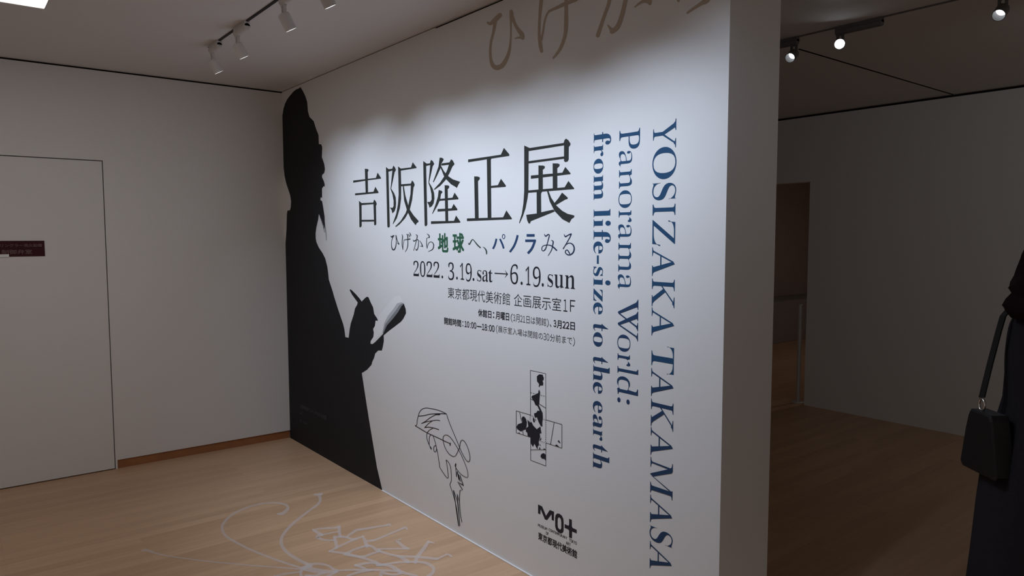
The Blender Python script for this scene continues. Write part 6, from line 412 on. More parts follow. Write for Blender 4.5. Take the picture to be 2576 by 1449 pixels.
    'logo_text': [["MUSEUM",3.0338,3.098,0.2575,0.2703,0],["CONTEMPORARY",3.1083,3.2319,0.2601,0.2726,0],["TOKYO",3.2457,3.2931,0.2569,0.271,0],["OF",3.0887,3.1063,0.2373,0.2513,0],["ART",3.2238,3.254,0.2372,0.2511,0],["東京都現代美術館",3.0348,3.2949,0.1951,0.2323,1]],
    'caption': [["上田美術館でスケッチをする吉阪",0.2123,0.703,0.2831,0.3144,0],["１９６０",0.2076,0.2527,0.2341,0.2508,0],["撮影",0.2041,0.2419,0.1769,0.1921,0],["北田",0.268,0.3416,0.1762,0.1912,0]],
    'sign': [["スプリンクラー消火設備",-1.8831,-1.598,1.5321,1.5532,1],["制御弁室",-1.8121,-1.6528,1.4875,1.5166,1]],
}


# ------------------------------------------------------------------ setting: floor, ceiling, walls
struct(obj('floor', box((-5.5, -8.5, -0.1), (10.0, 4.0, 0.0)), M['floor']), 'pale wooden plank floor running through both rooms', 'floor')

bm = bmesh.new()
PX0, PX1, PY0, PY1 = -2.30, -1.653, -2.47, -1.264       # opening of the luminous panel
for c0, c1 in (((-5.5, -7.2, H), (PX0, 2.2, H + .15)), ((PX1, -7.2, H), (10, 2.2, H + .15)), ((PX0, -7.2, H), (PX1, PY0, H + .15)), ((PX0, PY1, H), (PX1, 2.2, H + .15))):
    add_box(bm, c0, c1)
struct(obj('ceiling', bm, M['ceiling']), 'flat painted ceiling over both rooms', 'ceiling')
pn = root('ceiling_panel_light', ((PX0 + PX1) / 2, (PY0 + PY1) / 2, H), 'bright white square luminous panel set into the ceiling at the upper left', 'light')
hx, hy = (PX1 - PX0) / 2, (PY1 - PY0) / 2
obj('diffuser', box((-hx + .004, -hy + .004, .012), (hx - .004, hy - .004, .02)), M['panel'], pn)
bm = bmesh.new()
for c0, c1 in (((-hx, -hy, 0.001), (-hx + .006, hy, .06)), ((hx - .006, -hy, 0.001), (hx, hy, .06)), ((-hx + .006, -hy, 0.001), (hx - .006, -hy + .006, .06)), ((-hx + .006, hy - .006, 0.001), (hx - .006, hy, .06))):
    add_box(bm, c0, c1)
obj('frame', bm, M['fixture'], pn)

# back wall (left half of the photo) with the flush door
DX0, DX1, DH = -2.42, -1.2386, 2.0978
bm = bmesh.new()
SK = 0.061
add_box(bm, (-5.5, 0, 0), (DX0 - .012, .16, H - .012))
add_box(bm, (DX0 - .012, 0, DH + .006), (DX1 + .006, .16, H - .012))
add_box(bm, (DX1 + .006, 0, 0), (DX1 + .018, .16, H - .012))
add_box(bm, (DX1 + .018, 0, SK), (XR, .16, H - .012))
add_box(bm, (DX1 + .018, .02, 0), (XR, .16, SK))
struct(obj('wall_left', bm, M['wall']), 'plain white wall with a flush door at the left', 'wall')
bm = bmesh.new()
add_box(bm, (DX1 + .018, .008, 0), (-0.0005, .0195, SK - .003))
struct(obj('baseboard_left', bm, M['skirting']), 'reddish brown wood skirting recessed under the white wall', 'skirting')
struct(obj('trim_1', box((-5.5, .012, H - .012), (XR, .15, H)), M['gap']), 'dark shadow gap between the left wall and ceiling', 'trim')
# door
struct(obj('door_1', box((DX0, 0.0, .007), (DX1, .045, DH)), M['door']), 'flush white door without handle in the left wall', 'door')
struct(obj('trim_4', box((DX0 - .011, .05, 0), (DX1 + .0055, .14, DH + .005)), M['gap']), 'dark reveal behind the flush white door', 'trim')

# lettered wall
bm = bmesh.new()
GY = 2.19
add_box(bm, (0, -LEN, 0), (THK, -0.0005, H - .011))
add_box(bm, (0, -GY, H - .011), (THK, -0.0005, H - .005))
struct(obj('wall_center', bm, M['print_wall']), 'free standing white wall carrying the exhibition title', 'wall')
bm = bmesh.new()
add_box(bm, (.012, -GY, H - .005), (THK - .012, -.0005, H))
add_box(bm, (.012, -LEN + .012, H - .011), (THK - .012, -GY, H))
struct(obj('trim_2', bm, M['gap']), 'dark shadow gap between the title wall and ceiling', 'trim')
struct(obj('trim_3', box((-.007, -LEN, 0), (-.0002, -1.525, .0065), .0015), M['white_lip']), 'thin white lip added to catch the spotlight where the title wall meets the floor', 'trim')  # lip added so the wall foot catches light as a bright line

# right wall beyond the passage, with the doorway
OY0, OY1, OH = -1.9574, -0.72, 2.09
bm = bmesh.new()
add_box(bm, (XR, -8.0, 0), (XR + .12, OY0, H - .02))
add_box(bm, (XR, OY0, OH), (XR + .12, OY1, H - .02))
add_box(bm, (XR, OY1, 0), (XR + .12, 0.16, H - .02))
struct(obj('wall_right', bm, M['wall']), 'dim white wall of the passage with a dark doorway', 'wall')
struct(obj('trim_5', box((XR + .02, -8.0, H - .02), (XR + .10, .16, H)), M['gap']), 'dark shadow gap along the top of the passage wall', 'trim')
struct(obj('trim_6', box((1.95, -3.139, H - .0015), (XR, -3.125, H + .01)), M['gap']), 'dark ceiling joint crossing the passage', 'trim')
# room beyond the doorway
bm = bmesh.new()
add_box(bm, (XR + .12, 1.25, 0), (10, 1.4, H))
add_box(bm, (9.85, -4.0, 0), (10, 1.25, H))
add_box(bm, (XR + .12, -4.1, 0), (10, -4.0, H))
struct(obj('wall_far', bm, M['dark_room']), 'unlit wall of the room beyond the doorway', 'wall')
o = obj('display_plinth', box((0, 0, 0), (4.0, .55, .62), .004), M['plinth'], None, (5.4, .36, 0))
tag(o, 'long low grey plinth in the dark room beyond the doorway', 'plinth')

# ------------------------------------------------------------------ door sign
sx0, sx1, sz0, sz1 = -1.878, -1.5838, 1.4725, 1.5715
sg = root('door_sign', ((sx0 + sx1) / 2, 0, (sz0 + sz1) / 2), 'small dark red sign with faded white characters fixed on the flush white door', 'sign')
so = Vector(sg.location)
obj('plate', box((sx0 - so.x, -.0035, sz0 - so.z), (sx1 - so.x, 0, sz1 - so.z), .0006), M['maroon'], sg)
for t, u0, u1, v0, v1, b in DATA['sign']:
    if u0 < sx0 + .006: u0 = sx0 + .009
    bm = bmesh.new()
    fit_text(bm, t, u0, u1, v0, v1, to_back, .0038, so, .012, .012)
    obj('lettering', bm, M['sign_text'], sg)
o = obj('tape_label', box((-.033, -.0016, -.0095), (.033, 0, .0095), .0004), M['label_white'], None, (-1.808, -.0038, 1.4785))
tag(o, 'small white tape label stuck over the lower edge of the red door sign', 'label')

# ------------------------------------------------------------------ graphics on the lettered wall
def wall_root(name, u, v, label, cat, group=None):
    return root(name, to_wall(u, v), label, cat, group)

def poly_part(name, shapes, r, m, d=0.0006, place=to_wall):
    bm = bmesh.new()
    add_polys(bm, shapes, place, d, Vector(r.location))
    return obj(name, bm, m, r)

# silhouette
r = wall_root('silhouette_mural', 0.6, 0.0, 'tall black silhouette of a bearded man writing in a notebook, beside the corner', 'mural')
poly_part('figure', DATA['silhouette'], r, M['black_print'], .0006)
poly_part('notebook_page', DATA['page'], r, M['page'], .0004)
poly_part('notebook_shade', DATA['shade'][:1], r, M['wisp'], .00048)
poly_part('notebook_shade', DATA['shade'][1:], r, M['shade2'], .00044)
poly_part('beard_wisps', DATA['wisps'], r, M['wisp'], .0005)
for t, u0, u1, v0, v1, b in DATA['caption']:
    bm = bmesh.new()
    fit_text(bm, t, u0, u1, v0, v1, to_wall, .0012, Vector(r.location), 0, 0)
    o = obj('caption', bm, M['caption'], r); o['label'] = 'tiny grey caption printed low on the black figure'

# big heading
r = wall_root('heading_lettering', 1.9, 1.95, 'large dark five-character heading on the title wall', 'lettering')
for shp in DATA['heading']:
    poly_part('character', shp, r, M['ink'])

# subtitle
r = wall_root('subtitle_lettering', 2.2, 1.5, 'single line of dark, green and navy characters directly under the big heading', 'lettering')
for shp in DATA['kana_dark']: poly_part('character', shp, r, M['ink3'])
for t, u0, u1, v0, v1, b in DATA['green_kanji']:
    bm = bmesh.new(); fit_text(bm, t, u0, u1, v0, v1, to_wall, .0006, Vector(r.location), .030, .022)
    obj('character', bm, M['green'], r)['label'] = 'bold green character'
for shp in DATA['kana_green']: poly_part('character', shp, r, M['dark_green'])
for shp in DATA['kana_navy']: poly_part('character', shp, r, M['navy'])['label'] = 'bold navy character'
for shp in DATA['kana_navy2']: poly_part('character', shp, r, M['navy2'])

# date line
r = wall_root('date_lettering', 2.3, 1.3, 'dark serif date line with an arrow in the middle, below the coloured subtitle', 'lettering')
for ch, u0, u1, v0, v1 in DATA['date']:
    bm = bmesh.new()
    if ch == '.':
        n = 16; c = Vector(((u0 + u1) / 2, (v0 + v1) / 2))
        add_loops(bm, [[(c.x + cos(2 * pi * i / n) * (u1 - u0) / 2, c.y + sin(2 * pi * i / n) * (v1 - v0) / 2) for i in range(n)]], to_wall, .0006, Vector(r.location))
    elif ch == '→':
        vm = (v0 + v1) / 2; hw = (v1 - v0) / 2; L_ = u1 - u0; t = .0026
        add_loops(bm, [[(u0, vm + t), (u1 - L_ * .12, vm + t), (u1 - L_ * .25, vm + hw * .9), (u1, vm), (u1 - L_ * .25, vm - hw * .9), (u1 - L_ * .12, vm - t), (u0, vm - t)]], to_wall, .0006, Vector(r.location))
    else:
        g = chr(0x1D7CE + ord(ch) - 48) if ch.isdigit() else serif(ch)
        fit_text(bm, g, u0, u1, v0, v1, to_wall, .0006, Vector(r.location), -.031 if ch.isdigit() else -.021, -.002)
    obj('arrow' if ch == '→' else 'character', bm, M['ink2'], r)

def gothic(name, key, u, v, label, m, part='characters', cat='lettering'):
    r = wall_root(name, u, v, label, cat)
    for t, u0, u1, v0, v1, b in DATA[key]:
        bm = bmesh.new()
        w = (-.006, .018, .02)[b]
        fit_text(bm, t, u0, u1, v0, v1, to_wall, .0006, Vector(r.location), w, w * .7)
        obj(part, bm, m, r)
    return r
gothic('venue_lettering', 'venue', 2.45, 1.1, 'thin dark gothic line naming the venue, directly below the date line', M['ink2'])
gothic('closing_day_lettering', 'closed', 2.5, 1.0, 'upper of the two small lines of opening information below the venue line', M['ink2'])
gothic('opening_hours_lettering', 'hours', 2.4, .93, 'lower of the two small lines of opening information, starting further left', M['ink2'])

# capitals with hairline diagonals, drawn on a unit box (reading direction, cap height)
SERIF = lambda a, b, l, r: [(a, 0), (b, 0), (b, .024), (r + .03, .045), (r, .09), (l, .09), (l - .03, .045), (a, .024)]
TOPS = lambda a, b, l, r: [(x, 1 - y) for x, y in SERIF(a, b, l, r)][::-1]
CAPS = {
    'A': [SERIF(0, .305, .13, .165), SERIF(.635, 1, .70, .875), [(.105, .03), (.165, .03), (.51, .90), (.475, .935)],
          [(.475, .935), (.563, 1), (.885, .03), (.700, .03)], [(.24, .365), (.66, .365), (.65, .415), (.26, .415)]],
    'K': [SERIF(0, .38, .115, .255), TOPS(0, .40, .115, .255), [(.115, .02), (.255, .02), (.255, .98), (.115, .98)],
          SERIF(.60, 1, .70, .85), TOPS(.62, 1, .81, .88), [(.25, .41), (.25, .47), (.80, .97), (.875, .97)],
          [(.335, .53), (.44, .62), (.875, .03), (.685, .03)]],
    'M': [SERIF(0, .28, .12, .165), SERIF(.70, 1, .795, .915), TOPS(.02, .24, .145, .20), TOPS(.76, 1, .80, .90),
          [(.12, .03), (.165, .03), (.205, .93), (.155, .97)], [(.13, 1), (.275, .97), (.53, .13), (.49, 0), (.465, 0)],
          [(.485, 0), (.525, .08), (.83, 1), (.785, .97)], [(.79, .03), (.92, .03), (.90, .98), (.785, .98)]],
    'Y': [SERIF(.26, .67, .40, .53), TOPS(0, .40, .13, .29), TOPS(.68, 1, .80, .87), [(.40, .03), (.53, .03), (.53, .45), (.40, .45)],
          [(.12, .97), (.29, .97), (.53, .44), (.40, .42)], [(.47, .46), (.53, .43), (.875, .97), (.81, .97)]],
    'W': [TOPS(0, .245, .06, .17), TOPS(.285, .51, .34, .45), TOPS(.555, .76, .645, .69), TOPS(.80, 1, .89, .93),
          [(.055, .97), (.175, .97), (.39, .07), (.36, 0), (.335, .02)], [(.335, .97), (.455, .97), (.67, .07), (.64, 0), (.612, .02)],
          [(.35, .02), (.385, .03), (.69, .97), (.645, .97)], [(.63, .02), (.665, .03), (.93, .97), (.885, .97)]],
}

# upright English lines reading downwards
def column(name, key, mt, mb, label, kx, ky, caps_only=False):
    D_ = DATA[key]; Ls = D_['L']
    zt, zb = Ls[0][1], Ls[-1][2]
    r = wall_root(name, D_['b'][0], (zt + zb) / 2, label, 'lettering')
    org = Vector(r.location)
    bt, bb = D_['b']; bmid = (bt + bb) / 2
    cap = D_['cap'] - bmid; xh = D_.get('x', D_['cap']) - bmid
    for i, (ch, z0, z1) in enumerate(Ls):
        base = bt + (bb - bt) * (zt - z0) / (zt - zb)
        bm = bmesh.new()
        if ch == '-':
            add_loops(bm, [[(base + xh * .36, z0), (base + xh * .56, z0), (base + xh * .56, z1), (base + xh * .36, z1)]], to_wall, .0006, org)
        elif ch == ':':
            n = 18; ra = (z0 - z1) / 2; zc = (z0 + z1) / 2
            for uu in (base + xh * .14, base + xh * .86):
                if uu > base + xh * .5:
                    obj('dot', bm, mb, r); bm = bmesh.new()
                add_loops(bm, [[(uu + ra * .86 * cos(2 * pi * k / n), zc + ra * sin(2 * pi * k / n)) for k in range(n)]], to_wall, .0006, org)
        elif ch in CAPS:
            for k_, lp in enumerate(CAPS[ch]):
                add_loops(bm, [[(base + p[1] * cap * (.97 if ch == 'W' else 1), z0 + p[0] * (z1 - z0)) for p in lp]], to_wall, .0006 + .00008 * k_, org)
        else:
            gs = fatten(glyph(serif(ch)), kx * (.75 if ch in 'STsz' else 1), ky)
            a, b, _, _ = bounds(gs)
            XH, AS = .473, .676
            def fy(y):
                if caps_only: return y / AS * cap
                if ch in 'PW': return y / AS * cap * .97
                if y <= XH: return y / XH * xh
                return xh + (y - XH) / (AS - XH) * (cap - xh)
            for g in gs:
                add_loops(bm, [[(base + fy(p[1]), z0 + (p[0] - a) / (b - a) * (z1 - z0)) for p in lp] for lp in g], to_wall, .0006, org)
        obj('dot' if ch == ':' else 'letter', bm, mt if i < len(Ls) * .55 else mb, r)
    return r
column('name_lettering', 'col1', M['blue'], M['blue2'], 'tallest line of blue capitals reading downwards near the right end of the title wall', -.027, -.002, True)
column('title_lettering', 'col2', M['blue'], M['blue2'], 'middle one of three blue lines reading downwards, ending in a colon', -.034, -.003)
column('tagline_lettering', 'col3', M['blue'], M['blue2'], 'bold lower-case blue line reading downwards, leftmost of the three upright lines', -.004, -.002)

# brush lettering along the top
r = wall_root('brush_lettering', 2.6, 2.45, 'large sand-brown brush characters along the top edge of the title wall', 'lettering')
for shp in DATA['brush']: poly_part('character', shp, r, M['sand'])

# unfolded world map
r = wall_root('map_graphic', 2.85, .55, 'unfolded cross-shaped world map with black landmasses, low on the title wall', 'map')
poly_part('outline', DATA['map_lines'], r, M['ink2'], .0006)
for s in DATA['map_land']: poly_part('landmass', [s], r, M['ink2'], .0011)

# pen sketch
r = wall_root('pen_sketch', 2.05, .4, 'thin black pen drawing of a bearded face with round glasses, right of the silhouette', 'drawing')
poly_part('pen_lines', DATA['sketch'], r, M['ink2'], .0006)

# logo
r = wall_root('museum_logo', 3.05, .25, 'bold black museum logo with small lettering beneath, lowest on the title wall', 'logo')
for shp, nm in zip(DATA['logo'], ('letter', 'letter', 'plus_sign')): poly_part(nm, shp, r, M['ink2'])
for t, u0, u1, v0, v1, b in DATA['logo_text']:
    bm = bmesh.new(); w = .018 if b else .005
    fit_text(bm, t, u0, u1, v0, v1, to_wall, .0006, Vector(r.location), w, w)
    obj('lettering', bm, M['ink2'], r)

# floor drawing
bm = bmesh.new()
org = Vector((-.8, -2.3, 0))
add_polys(bm, DATA['floor_draw'], to_floor, .0004, org)
o = obj('floor_drawing', bm, M['film'], None, org)
tag(o, 'pale translucent line drawing of a winged creature stuck on the wooden floor', 'drawing')

# ------------------------------------------------------------------ track lighting
def spotlight(x, arm_y, knob_y, axis, label, group, bright=False, watts=10.0, size=96, blend=1.0, color=(.69, .81, 1.0), body='fixture', drop=.0, deep=.0):
    r = root('track_spotlight', (x, arm_y, H), label, 'spotlight', group)
    s = 1 if knob_y > arm_y else -1
    ln_ = abs(knob_y - arm_y)
    bm = lathe([(0, .014), (.004, .0175), (ln_ + .02, .0175), (ln_ + .024, .015)], (0, -s * .024, -.028), (0, s, 0), 20)
    ya, yb = sorted((-s * .024, s * ln_))
    add_box(bm, (-.0135, ya, -.026), (.0135, yb, -.0005))
    obj('adaptor', bm, M[body], r)
    bm = bmesh.new()
    zt = -.046; zb = -.098 - drop
    add_box(bm, (-.0055, -.020, zb), (.0055, -.008, zt), .001)
    add_box(bm, (-.0055, .008, zb), (.0055, .020, zt), .001)
    add_box(bm, (-.008, -.020, zt - .004), (.008, .020, zt + .004), .001)
    obj('yoke', bm, M[body], r)
    ax = Vector(axis).normalized()
    st = Vector((0, 0, zb + .006)) - ax * .012
    R_ = .0275; Lh = .080
    bm = bmesh.new()
    q = [(0, .016), (.006, .026), (.014, R_), (Lh, R_), (Lh, R_ - .0025), (Lh - .010 - deep, R_ - .004)]
    add_lathe(bm, q, st, ax, 28, False)
    v0 = [v for v in bm.verts][:28]
    bm.faces.new(v0[::-1])
    head = obj('lamp_head', bm, M[body], r)
    lens = obj('lens', lathe([(0, R_ - .0045), (.002, R_ - .0045)], st + ax * (Lh - .012 - deep), ax, 28), M['bright_lens' if bright else 'lamp_lens' if body == 'fixture' else 'deep_lens'], r)
    ld = bpy.data.lights.new('spot_beam', 'SPOT')
    ld.energy = watts; ld.spot_size = radians(size); ld.spot_blend = blend; ld.color = color
    ld.shadow_soft_size = .022
    lo = bpy.data.objects.new('spot_beam', ld); COL.objects.link(lo); lo.parent = r
    lo.location = st + ax * (Lh + .004)
    lo.rotation_mode = 'QUATERNION'
    lo.rotation_quaternion = ax.to_track_quat('-Z', 'Y')
    return r

def track(x, y0, y1, label, m='track', w=.0065):
    bm = bmesh.new()
    add_box(bm, (-w, 0, -.005), (w, y1 - y0, -.0002))
    o = obj('light_track', bm, M[m], None, (x, y0, H))
    return tag(o, label, 'track')
track(-.82, -6.2, -1.02, 'thin black lighting track on the ceiling along the title wall')
GL = 'spotlights on the track along the title wall'
AX = (.48, 0, -.87)
for ay, ky, lab, pw in ((-1.08, -1.22, 'white track spotlight furthest from the camera, nearest the corner', 18),
                        (-1.53, -1.69, 'white track spotlight in the middle of the three seen at the ceiling', 30),
                        (-2.19, -2.41, 'white track spotlight nearest the camera, cut by the top of the picture', 32),
                        (-2.62, -2.84, 'white track spotlight on the title wall track, fourth from the corner', 28),
                        (-3.10, -3.32, 'white track spotlight on the title wall track, fifth from the corner', 28),
                        (-3.62, -3.84, 'white track spotlight on the title wall track, next to the end of the wall', 32)):
    spotlight(-.82, ay, ky, AX, lab, GL, watts=pw)
spotlight(-.82, -4.12, -4.34, (.56, .04, -.82), 'white track spotlight nearest the camera end of the title wall track', GL, watts=14)

track(1.69, -6.0, -3.0, 'dim lighting track on the passage ceiling', 'fixture_dark', .007)
GR = 'spotlights on the passage track'
spotlight(1.69, -3.255, -3.03, (-.86, -.17, -.48), 'small dark spotlight beside the end face of the title wall', GR, watts=5.0, size=80, body='fixture_dark', deep=.045)
spotlight(1.69, -3.52, -3.74, (-.86, -.42, -.22), 'glaring spotlight shining straight towards the camera in the passage', GR, bright=True, watts=6.0, size=60, body='fixture_dark')
spotlight(1.69, -4.27, -4.49, (-.83, -.05, -.56), 'dark spotlight at the upper right corner of the picture', GR, watts=5.0, size=80, body='fixture_dark', deep=.045)
for ky, lab in ((-4.95, 'unseen dark spotlight added on the passage track to brighten the right wall'), (-5.75, 'unseen dark spotlight added to brighten the passage, furthest from the doorway')):  # pair of out-of-view fill spots added to lift the passage wall
    spotlight(1.69, ky, ky - .22, (.88, .36, -.36), lab, GR, watts=5.4, size=125, body='fixture_dark', deep=.045, color=(.86, .94, 1.0))

# unseen fill lamp added to brighten the room beyond the doorway
r = root('added_fill_lamp', (7.2, -2.2, H), 'unseen round fill lamp added to brighten the room beyond the doorway', 'light')
obj('rim', lathe([(-.006, .055), (-.006, .07), (-.0005, .072), (-.0005, .055)], seg=28, close=False), M['fixture'], r)
obj('lens', lathe([(-.004, .054), (-.001, .054)], seg=28), M['lamp_lens'], r)
ld = bpy.data.lights.new('far_fill_beam', 'AREA'); ld.shape = 'DISK'; ld.size = .1; ld.energy = 4.6; ld.color = (1, .86, .78)
lo = bpy.data.objects.new('far_fill_beam', ld); COL.objects.link(lo); lo.parent = r; lo.location = (0, 0, -.01)

# ------------------------------------------------------------------ post in the doorway
r = root('barrier_post', (4.27, -1.862, 0), 'slim pale metal post standing in the dark doorway', 'post')
obj('pole', lathe([(0.004, .019), (.925, .019), (.93, .017)], seg=24), M['steel'], r, smooth=False)
obj('base', lathe([(0, .06), (.004, .06), (.010, .045), (.012, .02)], seg=32), M['steel'], r)
obj('cap', lathe([(.93, .0175), (.938, .0175), (.944, .012), (.945, .002)], seg=24), M['steel'], r)

# ------------------------------------------------------------------ person at the right edge
def skin_mesh(name, verts, edges, radii, m, parent, sub=2, rootv=0):
    me = bpy.data.meshes.new(name)
    me.from_pydata([Vector(v) for v in verts], edges, [])
    o = bpy.data.objects.new(name, me); COL.objects.link(o)
    sk = o.modifiers.new('skin', 'SKIN'); sk.use_smooth_shade = True
    for i, sv in enumerate(me.skin_vertices[0].data):
        rr = radii[i]
        sv.radius = rr if isinstance(rr, tuple) else (rr, rr)
        sv.use_root = (i == rootv)
    ss = o.modifiers.new('sub', 'SUBSURF'); ss.levels = sub; ss.render_levels = sub
    dg = bpy.context.evaluated_depsgraph_get(); dg.update()
    me2 = bpy.data.meshes.new_from_object(o.evaluated_get(dg))
    bpy.data.objects.remove(o, do_unlink=True)
    for p in me2.polygons: p.use_smooth = True
    me2.materials.clear()
    return link(name, me2, m, parent)

d2 = Vector((.966, .258)); r2 = Vector((.258, -.966))
fw = d2 * .6 + r2 * .8
PRZ = math.atan2(fw.y, fw.x) - pi / 2          # local +Y is the way the person faces
pr = root('person', (.507, -4.853, 0), 'person in a long black coat with long dark hair at the right edge', 'person', rz=PRZ)
V = []; Ed = []; Ra = []
def chain(pts, start=None):
    prev = start
    for p, rr in pts:
        V.append(p); Ra.append(rr)
        if prev is not None: Ed.append((prev, len(V) - 1))
        prev = len(V) - 1
    return prev
pel = chain([((0, 0, .92), (.13, .10))])
che = chain([((0, 0, 1.06), (.115, .085)), ((0, -.005, 1.22), (.13, .095)), ((0, -.005, 1.31), (.09, .068))], pel)
nk = chain([((0, .0, 1.385), .050), ((0, .012, 1.44), .046), ((0, .03, 1.49), (.062, .075)), ((0, .03, 1.55), (.073, .088)), ((0, .025, 1.60), (.060, .072))], che)
HANDS = []
for s in (-1, 1):
    e = chain([((s * .10, 0, 1.318), .045), ((s * .142, 0, 1.295), .042), ((s * .165, .0, 1.19), .039), ((s * .172, .01, 1.06), .034), ((s * .182, .06, .93), .028), ((s * .196, .115, .845), .021), ((s * .198, .13, .80), (.020, .032)), ((s * .198, .14, .765), (.016, .030))], che)
    for k, (dy, ln_) in enumerate(((-.026, .058), (-.009, .07), (.008, .074), (.024, .066))):
        chain([((s * .198, .142 + dy, .75), .0085), ((s * .195, .148 + dy, .75 - ln_ * .5), .008), ((s * .186, .154 + dy, .75 - ln_ * .95), .0068)], e)
    chain([((s * .192, .166, .785), .0095), ((s * .186, .184, .755), .0085), ((s * .180, .190, .73), .007)], e - 1)
    l = chain([((s * .085, 0, .84), .085), ((s * .09, .012, .66), .070), ((s * .092, .02, .48), .052), ((s * .092, -.005, .33), .050), ((s * .092, -.02, .12), .036), ((s * .092, -.01, .055), .036), ((s * .094, .07, .035), (.036, .026)), ((s * .096, .14, .026), (.032, .02))], pel)
skin_mesh('body', V, Ed, Ra, M['skin'], pr)
# face
bm = bmesh.new()
add_lathe(bm, [(0, .004), (.006, .010), (.03, .011), (.05, .006)], (0, .100, 1.497), (0, -.16, 1), 12)
obj('nose', bm, M['skin'], pr, smooth=True)
for s in (-1, 1):
    bm = bmesh.new(); bmesh.ops.create_uvsphere(bm, u_segments=16, v_segments=10, radius=.012)
    bmesh.ops.translate(bm, verts=bm.verts, vec=(s * .030, .078, 1.535))
    obj('eye', bm, M['eye'], pr, smooth=True)
    bm = bmesh.new(); bmesh.ops.create_uvsphere(bm, u_segments=12, v_segments=8, radius=.026)
    for v in bm.verts: v.co = Vector((v.co.x * .35 + s * .075, v.co.y * .6 + .02, v.co.z + 1.525))
    obj('ear', bm, M['skin'], pr, smooth=True)
bm = bmesh.new(); bmesh.ops.create_uvsphere(bm, u_segments=16, v_segments=8, radius=.022)
for v in bm.verts: v.co = Vector((v.co.x, v.co.y * .35 + .094, v.co.z * .3 + 1.475))
obj('mouth', bm, M['lips'], pr, smooth=True)
# hair: cap and long locks over the back and shoulders
bm = bmesh.new()
prof = [(1.665, .02, .02, 0), (1.655, .055, .06, .01), (1.63, .082, .092, .008), (1.59, .096, .110, .0), (1.54, .102, .118, -.012), (1.50, .104, .120, -.022), (1.475, .106, .122, -.030), (1.455, .110, .126, -.038), (1.44, .113, .130, -.042), (1.425, .106, .120, -.038), (1.405, .112, .124, -.046), (1.385, .117, .128, -.050), (1.365, .112, .120, -.046), (1.345, .10, .105, -.048), (1.33, .07, .07, -.04), (1.322, .03, .03, -.035)]
rings = []; nseg = 40
for j, (z, a, b, yo) in enumerate(prof):
    ring = []
    for i in range(nseg):
        t = 2 * pi * i / nseg
        w = 1 + .05 * sin(7 * t + j * .9) * min(1, j / 4)
        yy = yo + b * w * sin(t)
        if j > 2 and sin(t) > .35: yy = min(yy, .045 + .0 * j)
        ring.append(bm.verts.new((a * w * cos(t), yy + .02, z)))
    rings.append(ring)
for a, b in zip(rings, rings[1:]):
    for i in range(nseg): bm.faces.new((a[i], a[(i + 1) % nseg], b[(i + 1) % nseg], b[i]))
bm.faces.new(rings[0]); bm.faces.new(rings[-1][::-1])
hair = obj('hair', bm, M['hair'], pr, smooth=True)
# coat
bm = bmesh.new()
prof = [(1.425, .062, .058, .004), (1.40, .072, .066, .002), (1.385, .110, .078, 0), (1.362, .152, .090, 0), (1.325, .170, .102, 0), (1.24, .172, .122, 0), (1.16, .166, .126, 0), (1.09, .166, .130, 0), (1.03, .175, .146, 0), (.96, .188, .166, 0), (.88, .200, .186, 0), (.76, .206, .198, 0), (.60, .212, .208, 0), (.44, .222, .220, 0), (.43, .216, .214, 0)]
rings = []; nseg = 64
for j, (z, a, b, yo) in enumerate(prof):
    k = max(0, (1.0 - z)) * .05
    rings.append([bm.verts.new((a * (1 + k * sin(9 * 2 * pi * i / nseg)) * cos(2 * pi * i / nseg), b * (1 + k * sin(9 * 2 * pi * i / nseg)) * sin(2 * pi * i / nseg) + yo, z)) for i in range(nseg)])
for a, b in zip(rings, rings[1:]):
    for i in range(nseg): bm.faces.new((a[i], a[(i + 1) % nseg], b[(i + 1) % nseg], b[i]))
obj('coat', bm, M['coat'], pr, smooth=True)
for s in (-1, 1):
    pts = [((s * .108, 0, 1.330), .066), ((s * .145, -.002, 1.30), .058), ((s * .165, .0, 1.19), .052), ((s * .172, .01, 1.06), .048), ((s * .182, .06, .93), .044), ((s * .196, .112, .845), .040)]
    sm = skin_mesh('sleeve', [p for p, _ in pts], [(i, i + 1) for i in range(5)], [q for _, q in pts], M['coat'], pr)
    bm = bmesh.new()
    pr_ = [(.0, .043, .13, .045), (.02, .045, .135, .05), (.05, .042, .12, .045), (.09, .044, .06, -.005), (.14, .046, .055, -.012), (.24, .052, .056, -.005), (.30, .054, .058, -.002)]
    rg = []
    for z, a, b, yo in pr_:
        rg.append([bm.verts.new((s * .093 + a * cos(2 * pi * i / 24), yo + b * sin(2 * pi * i / 24), z + .001)) for i in range(24)])
    for a, b in zip(rg, rg[1:]):
        for i in range(24): bm.faces.new((a[i], a[(i + 1) % 24], b[(i + 1) % 24], b[i]))
    bm.faces.new(rg[0][::-1]); bm.faces.new(rg[-1])
    obj('boot', bm, M['shoe'], pr, smooth=True)

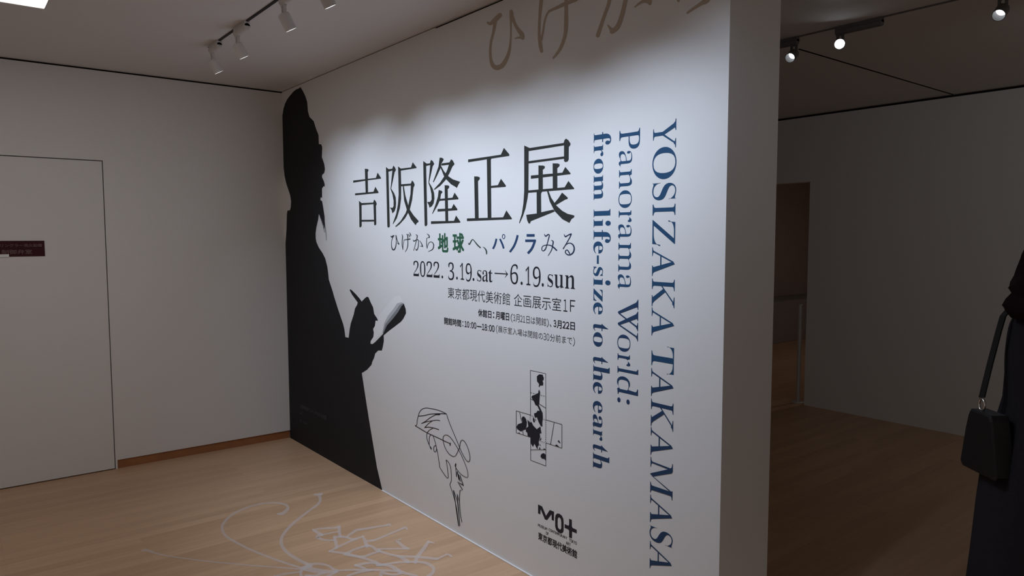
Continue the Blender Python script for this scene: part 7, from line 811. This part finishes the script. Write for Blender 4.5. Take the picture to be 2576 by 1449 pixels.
# shoulder bag hanging behind the left hip
fy = Vector((fw.x, fw.y, 0)).normalized(); lf = Vector((-fy.y, fy.x, 0))
P0 = Vector((.507, -4.853, 0))
def body(l, b, z): return P0 + lf * l - fy * b + Vector((0, 0, z))
bo = body(.03, .190, .87)
bg_ = root('shoulder_bag', bo, 'small black shoulder bag hanging behind the person on a long strap', 'bag')
bm = bmesh.new()
front = [(-.10, 0), (-.112, .012), (-.085, .13), (-.07, .175), (-.06, .19), (.06, .19), (.07, .175), (.085, .13), (.112, .012), (.10, 0)]
def bp(a, t, z): return body(.03 + a * .76, .190 + t, .87 + z) - bo
lay = []
for t, k in ((-.030, .94), (-.024, 1.0), (.024, 1.0), (.030, .94)):
    lay.append([bm.verts.new(bp(a * k, t, .095 + (z - .095) * k)) for a, z in front])
n = len(front)
for a, b in zip(lay, lay[1:]):
    for i in range(n): bm.faces.new((a[i], a[(i + 1) % n], b[(i + 1) % n], b[i]))
bm.faces.new(lay[0][::-1]); bm.faces.new(lay[-1])
obj('pouch', bm, M['bag'], bg_)
def ribbon(pts, w, th):
    bm = bmesh.new(); rg = []
    for i, p in enumerate(pts):
        t = (pts[min(i + 1, len(pts) - 1)] - pts[max(i - 1, 0)]).normalized()
        sd = lf - t * lf.dot(t); sd.normalize(); nn = t.cross(sd)
        rg.append([bm.verts.new(p + sd * a * w + nn * b * th - bo) for a, b in ((-.5, -.5), (.5, -.5), (.5, .5), (-.5, .5))])
    for a, b in zip(rg, rg[1:]):
        for i in range(4): bm.faces.new((a[i], a[(i + 1) % 4], b[(i + 1) % 4], b[i]))
    bm.faces.new(rg[0][::-1]); bm.faces.new(rg[-1])
    return bm
sp = [body(.052, .200, 1.10), body(.075, .164, 1.20), body(.098, .126, 1.30), body(.112, .105, 1.345), body(.112, .072, 1.385), body(.112, .02, 1.405), body(.112, -.05, 1.392), body(.108, -.105, 1.34), body(.108, -.118, 1.27), body(.125, -.10, 1.20), body(.145, -.06, 1.16)]
obj('strap', ribbon(sp, .024, .004), M['bag'], bg_)
bm = bmesh.new()
for k in range(20):
    pass
c0 = body(.050, .200, 1.078)
rg = []
for i in range(16):
    t = 2 * pi * i / 16; ring_c = c0 + lf * .013 * cos(t) + Vector((0, 0, .018 * sin(t)))
    out_ = (lf * cos(t) + Vector((0, 0, sin(t))))
    rg.append([bm.verts.new(ring_c + out_ * .0035 * cos(2 * pi * k / 8) + fy * .0035 * sin(2 * pi * k / 8) - bo) for k in range(8)])
for i in range(16):
    a, b = rg[i], rg[(i + 1) % 16]
    for k in range(8): bm.faces.new((a[k], a[(k + 1) % 8], b[(k + 1) % 8], b[k]))
o = obj('buckle', bm, M['buckle'], bg_, smooth=True); o['label'] = 'silver ring buckle'

bpy.data.objects.remove(_fo, do_unlink=True)
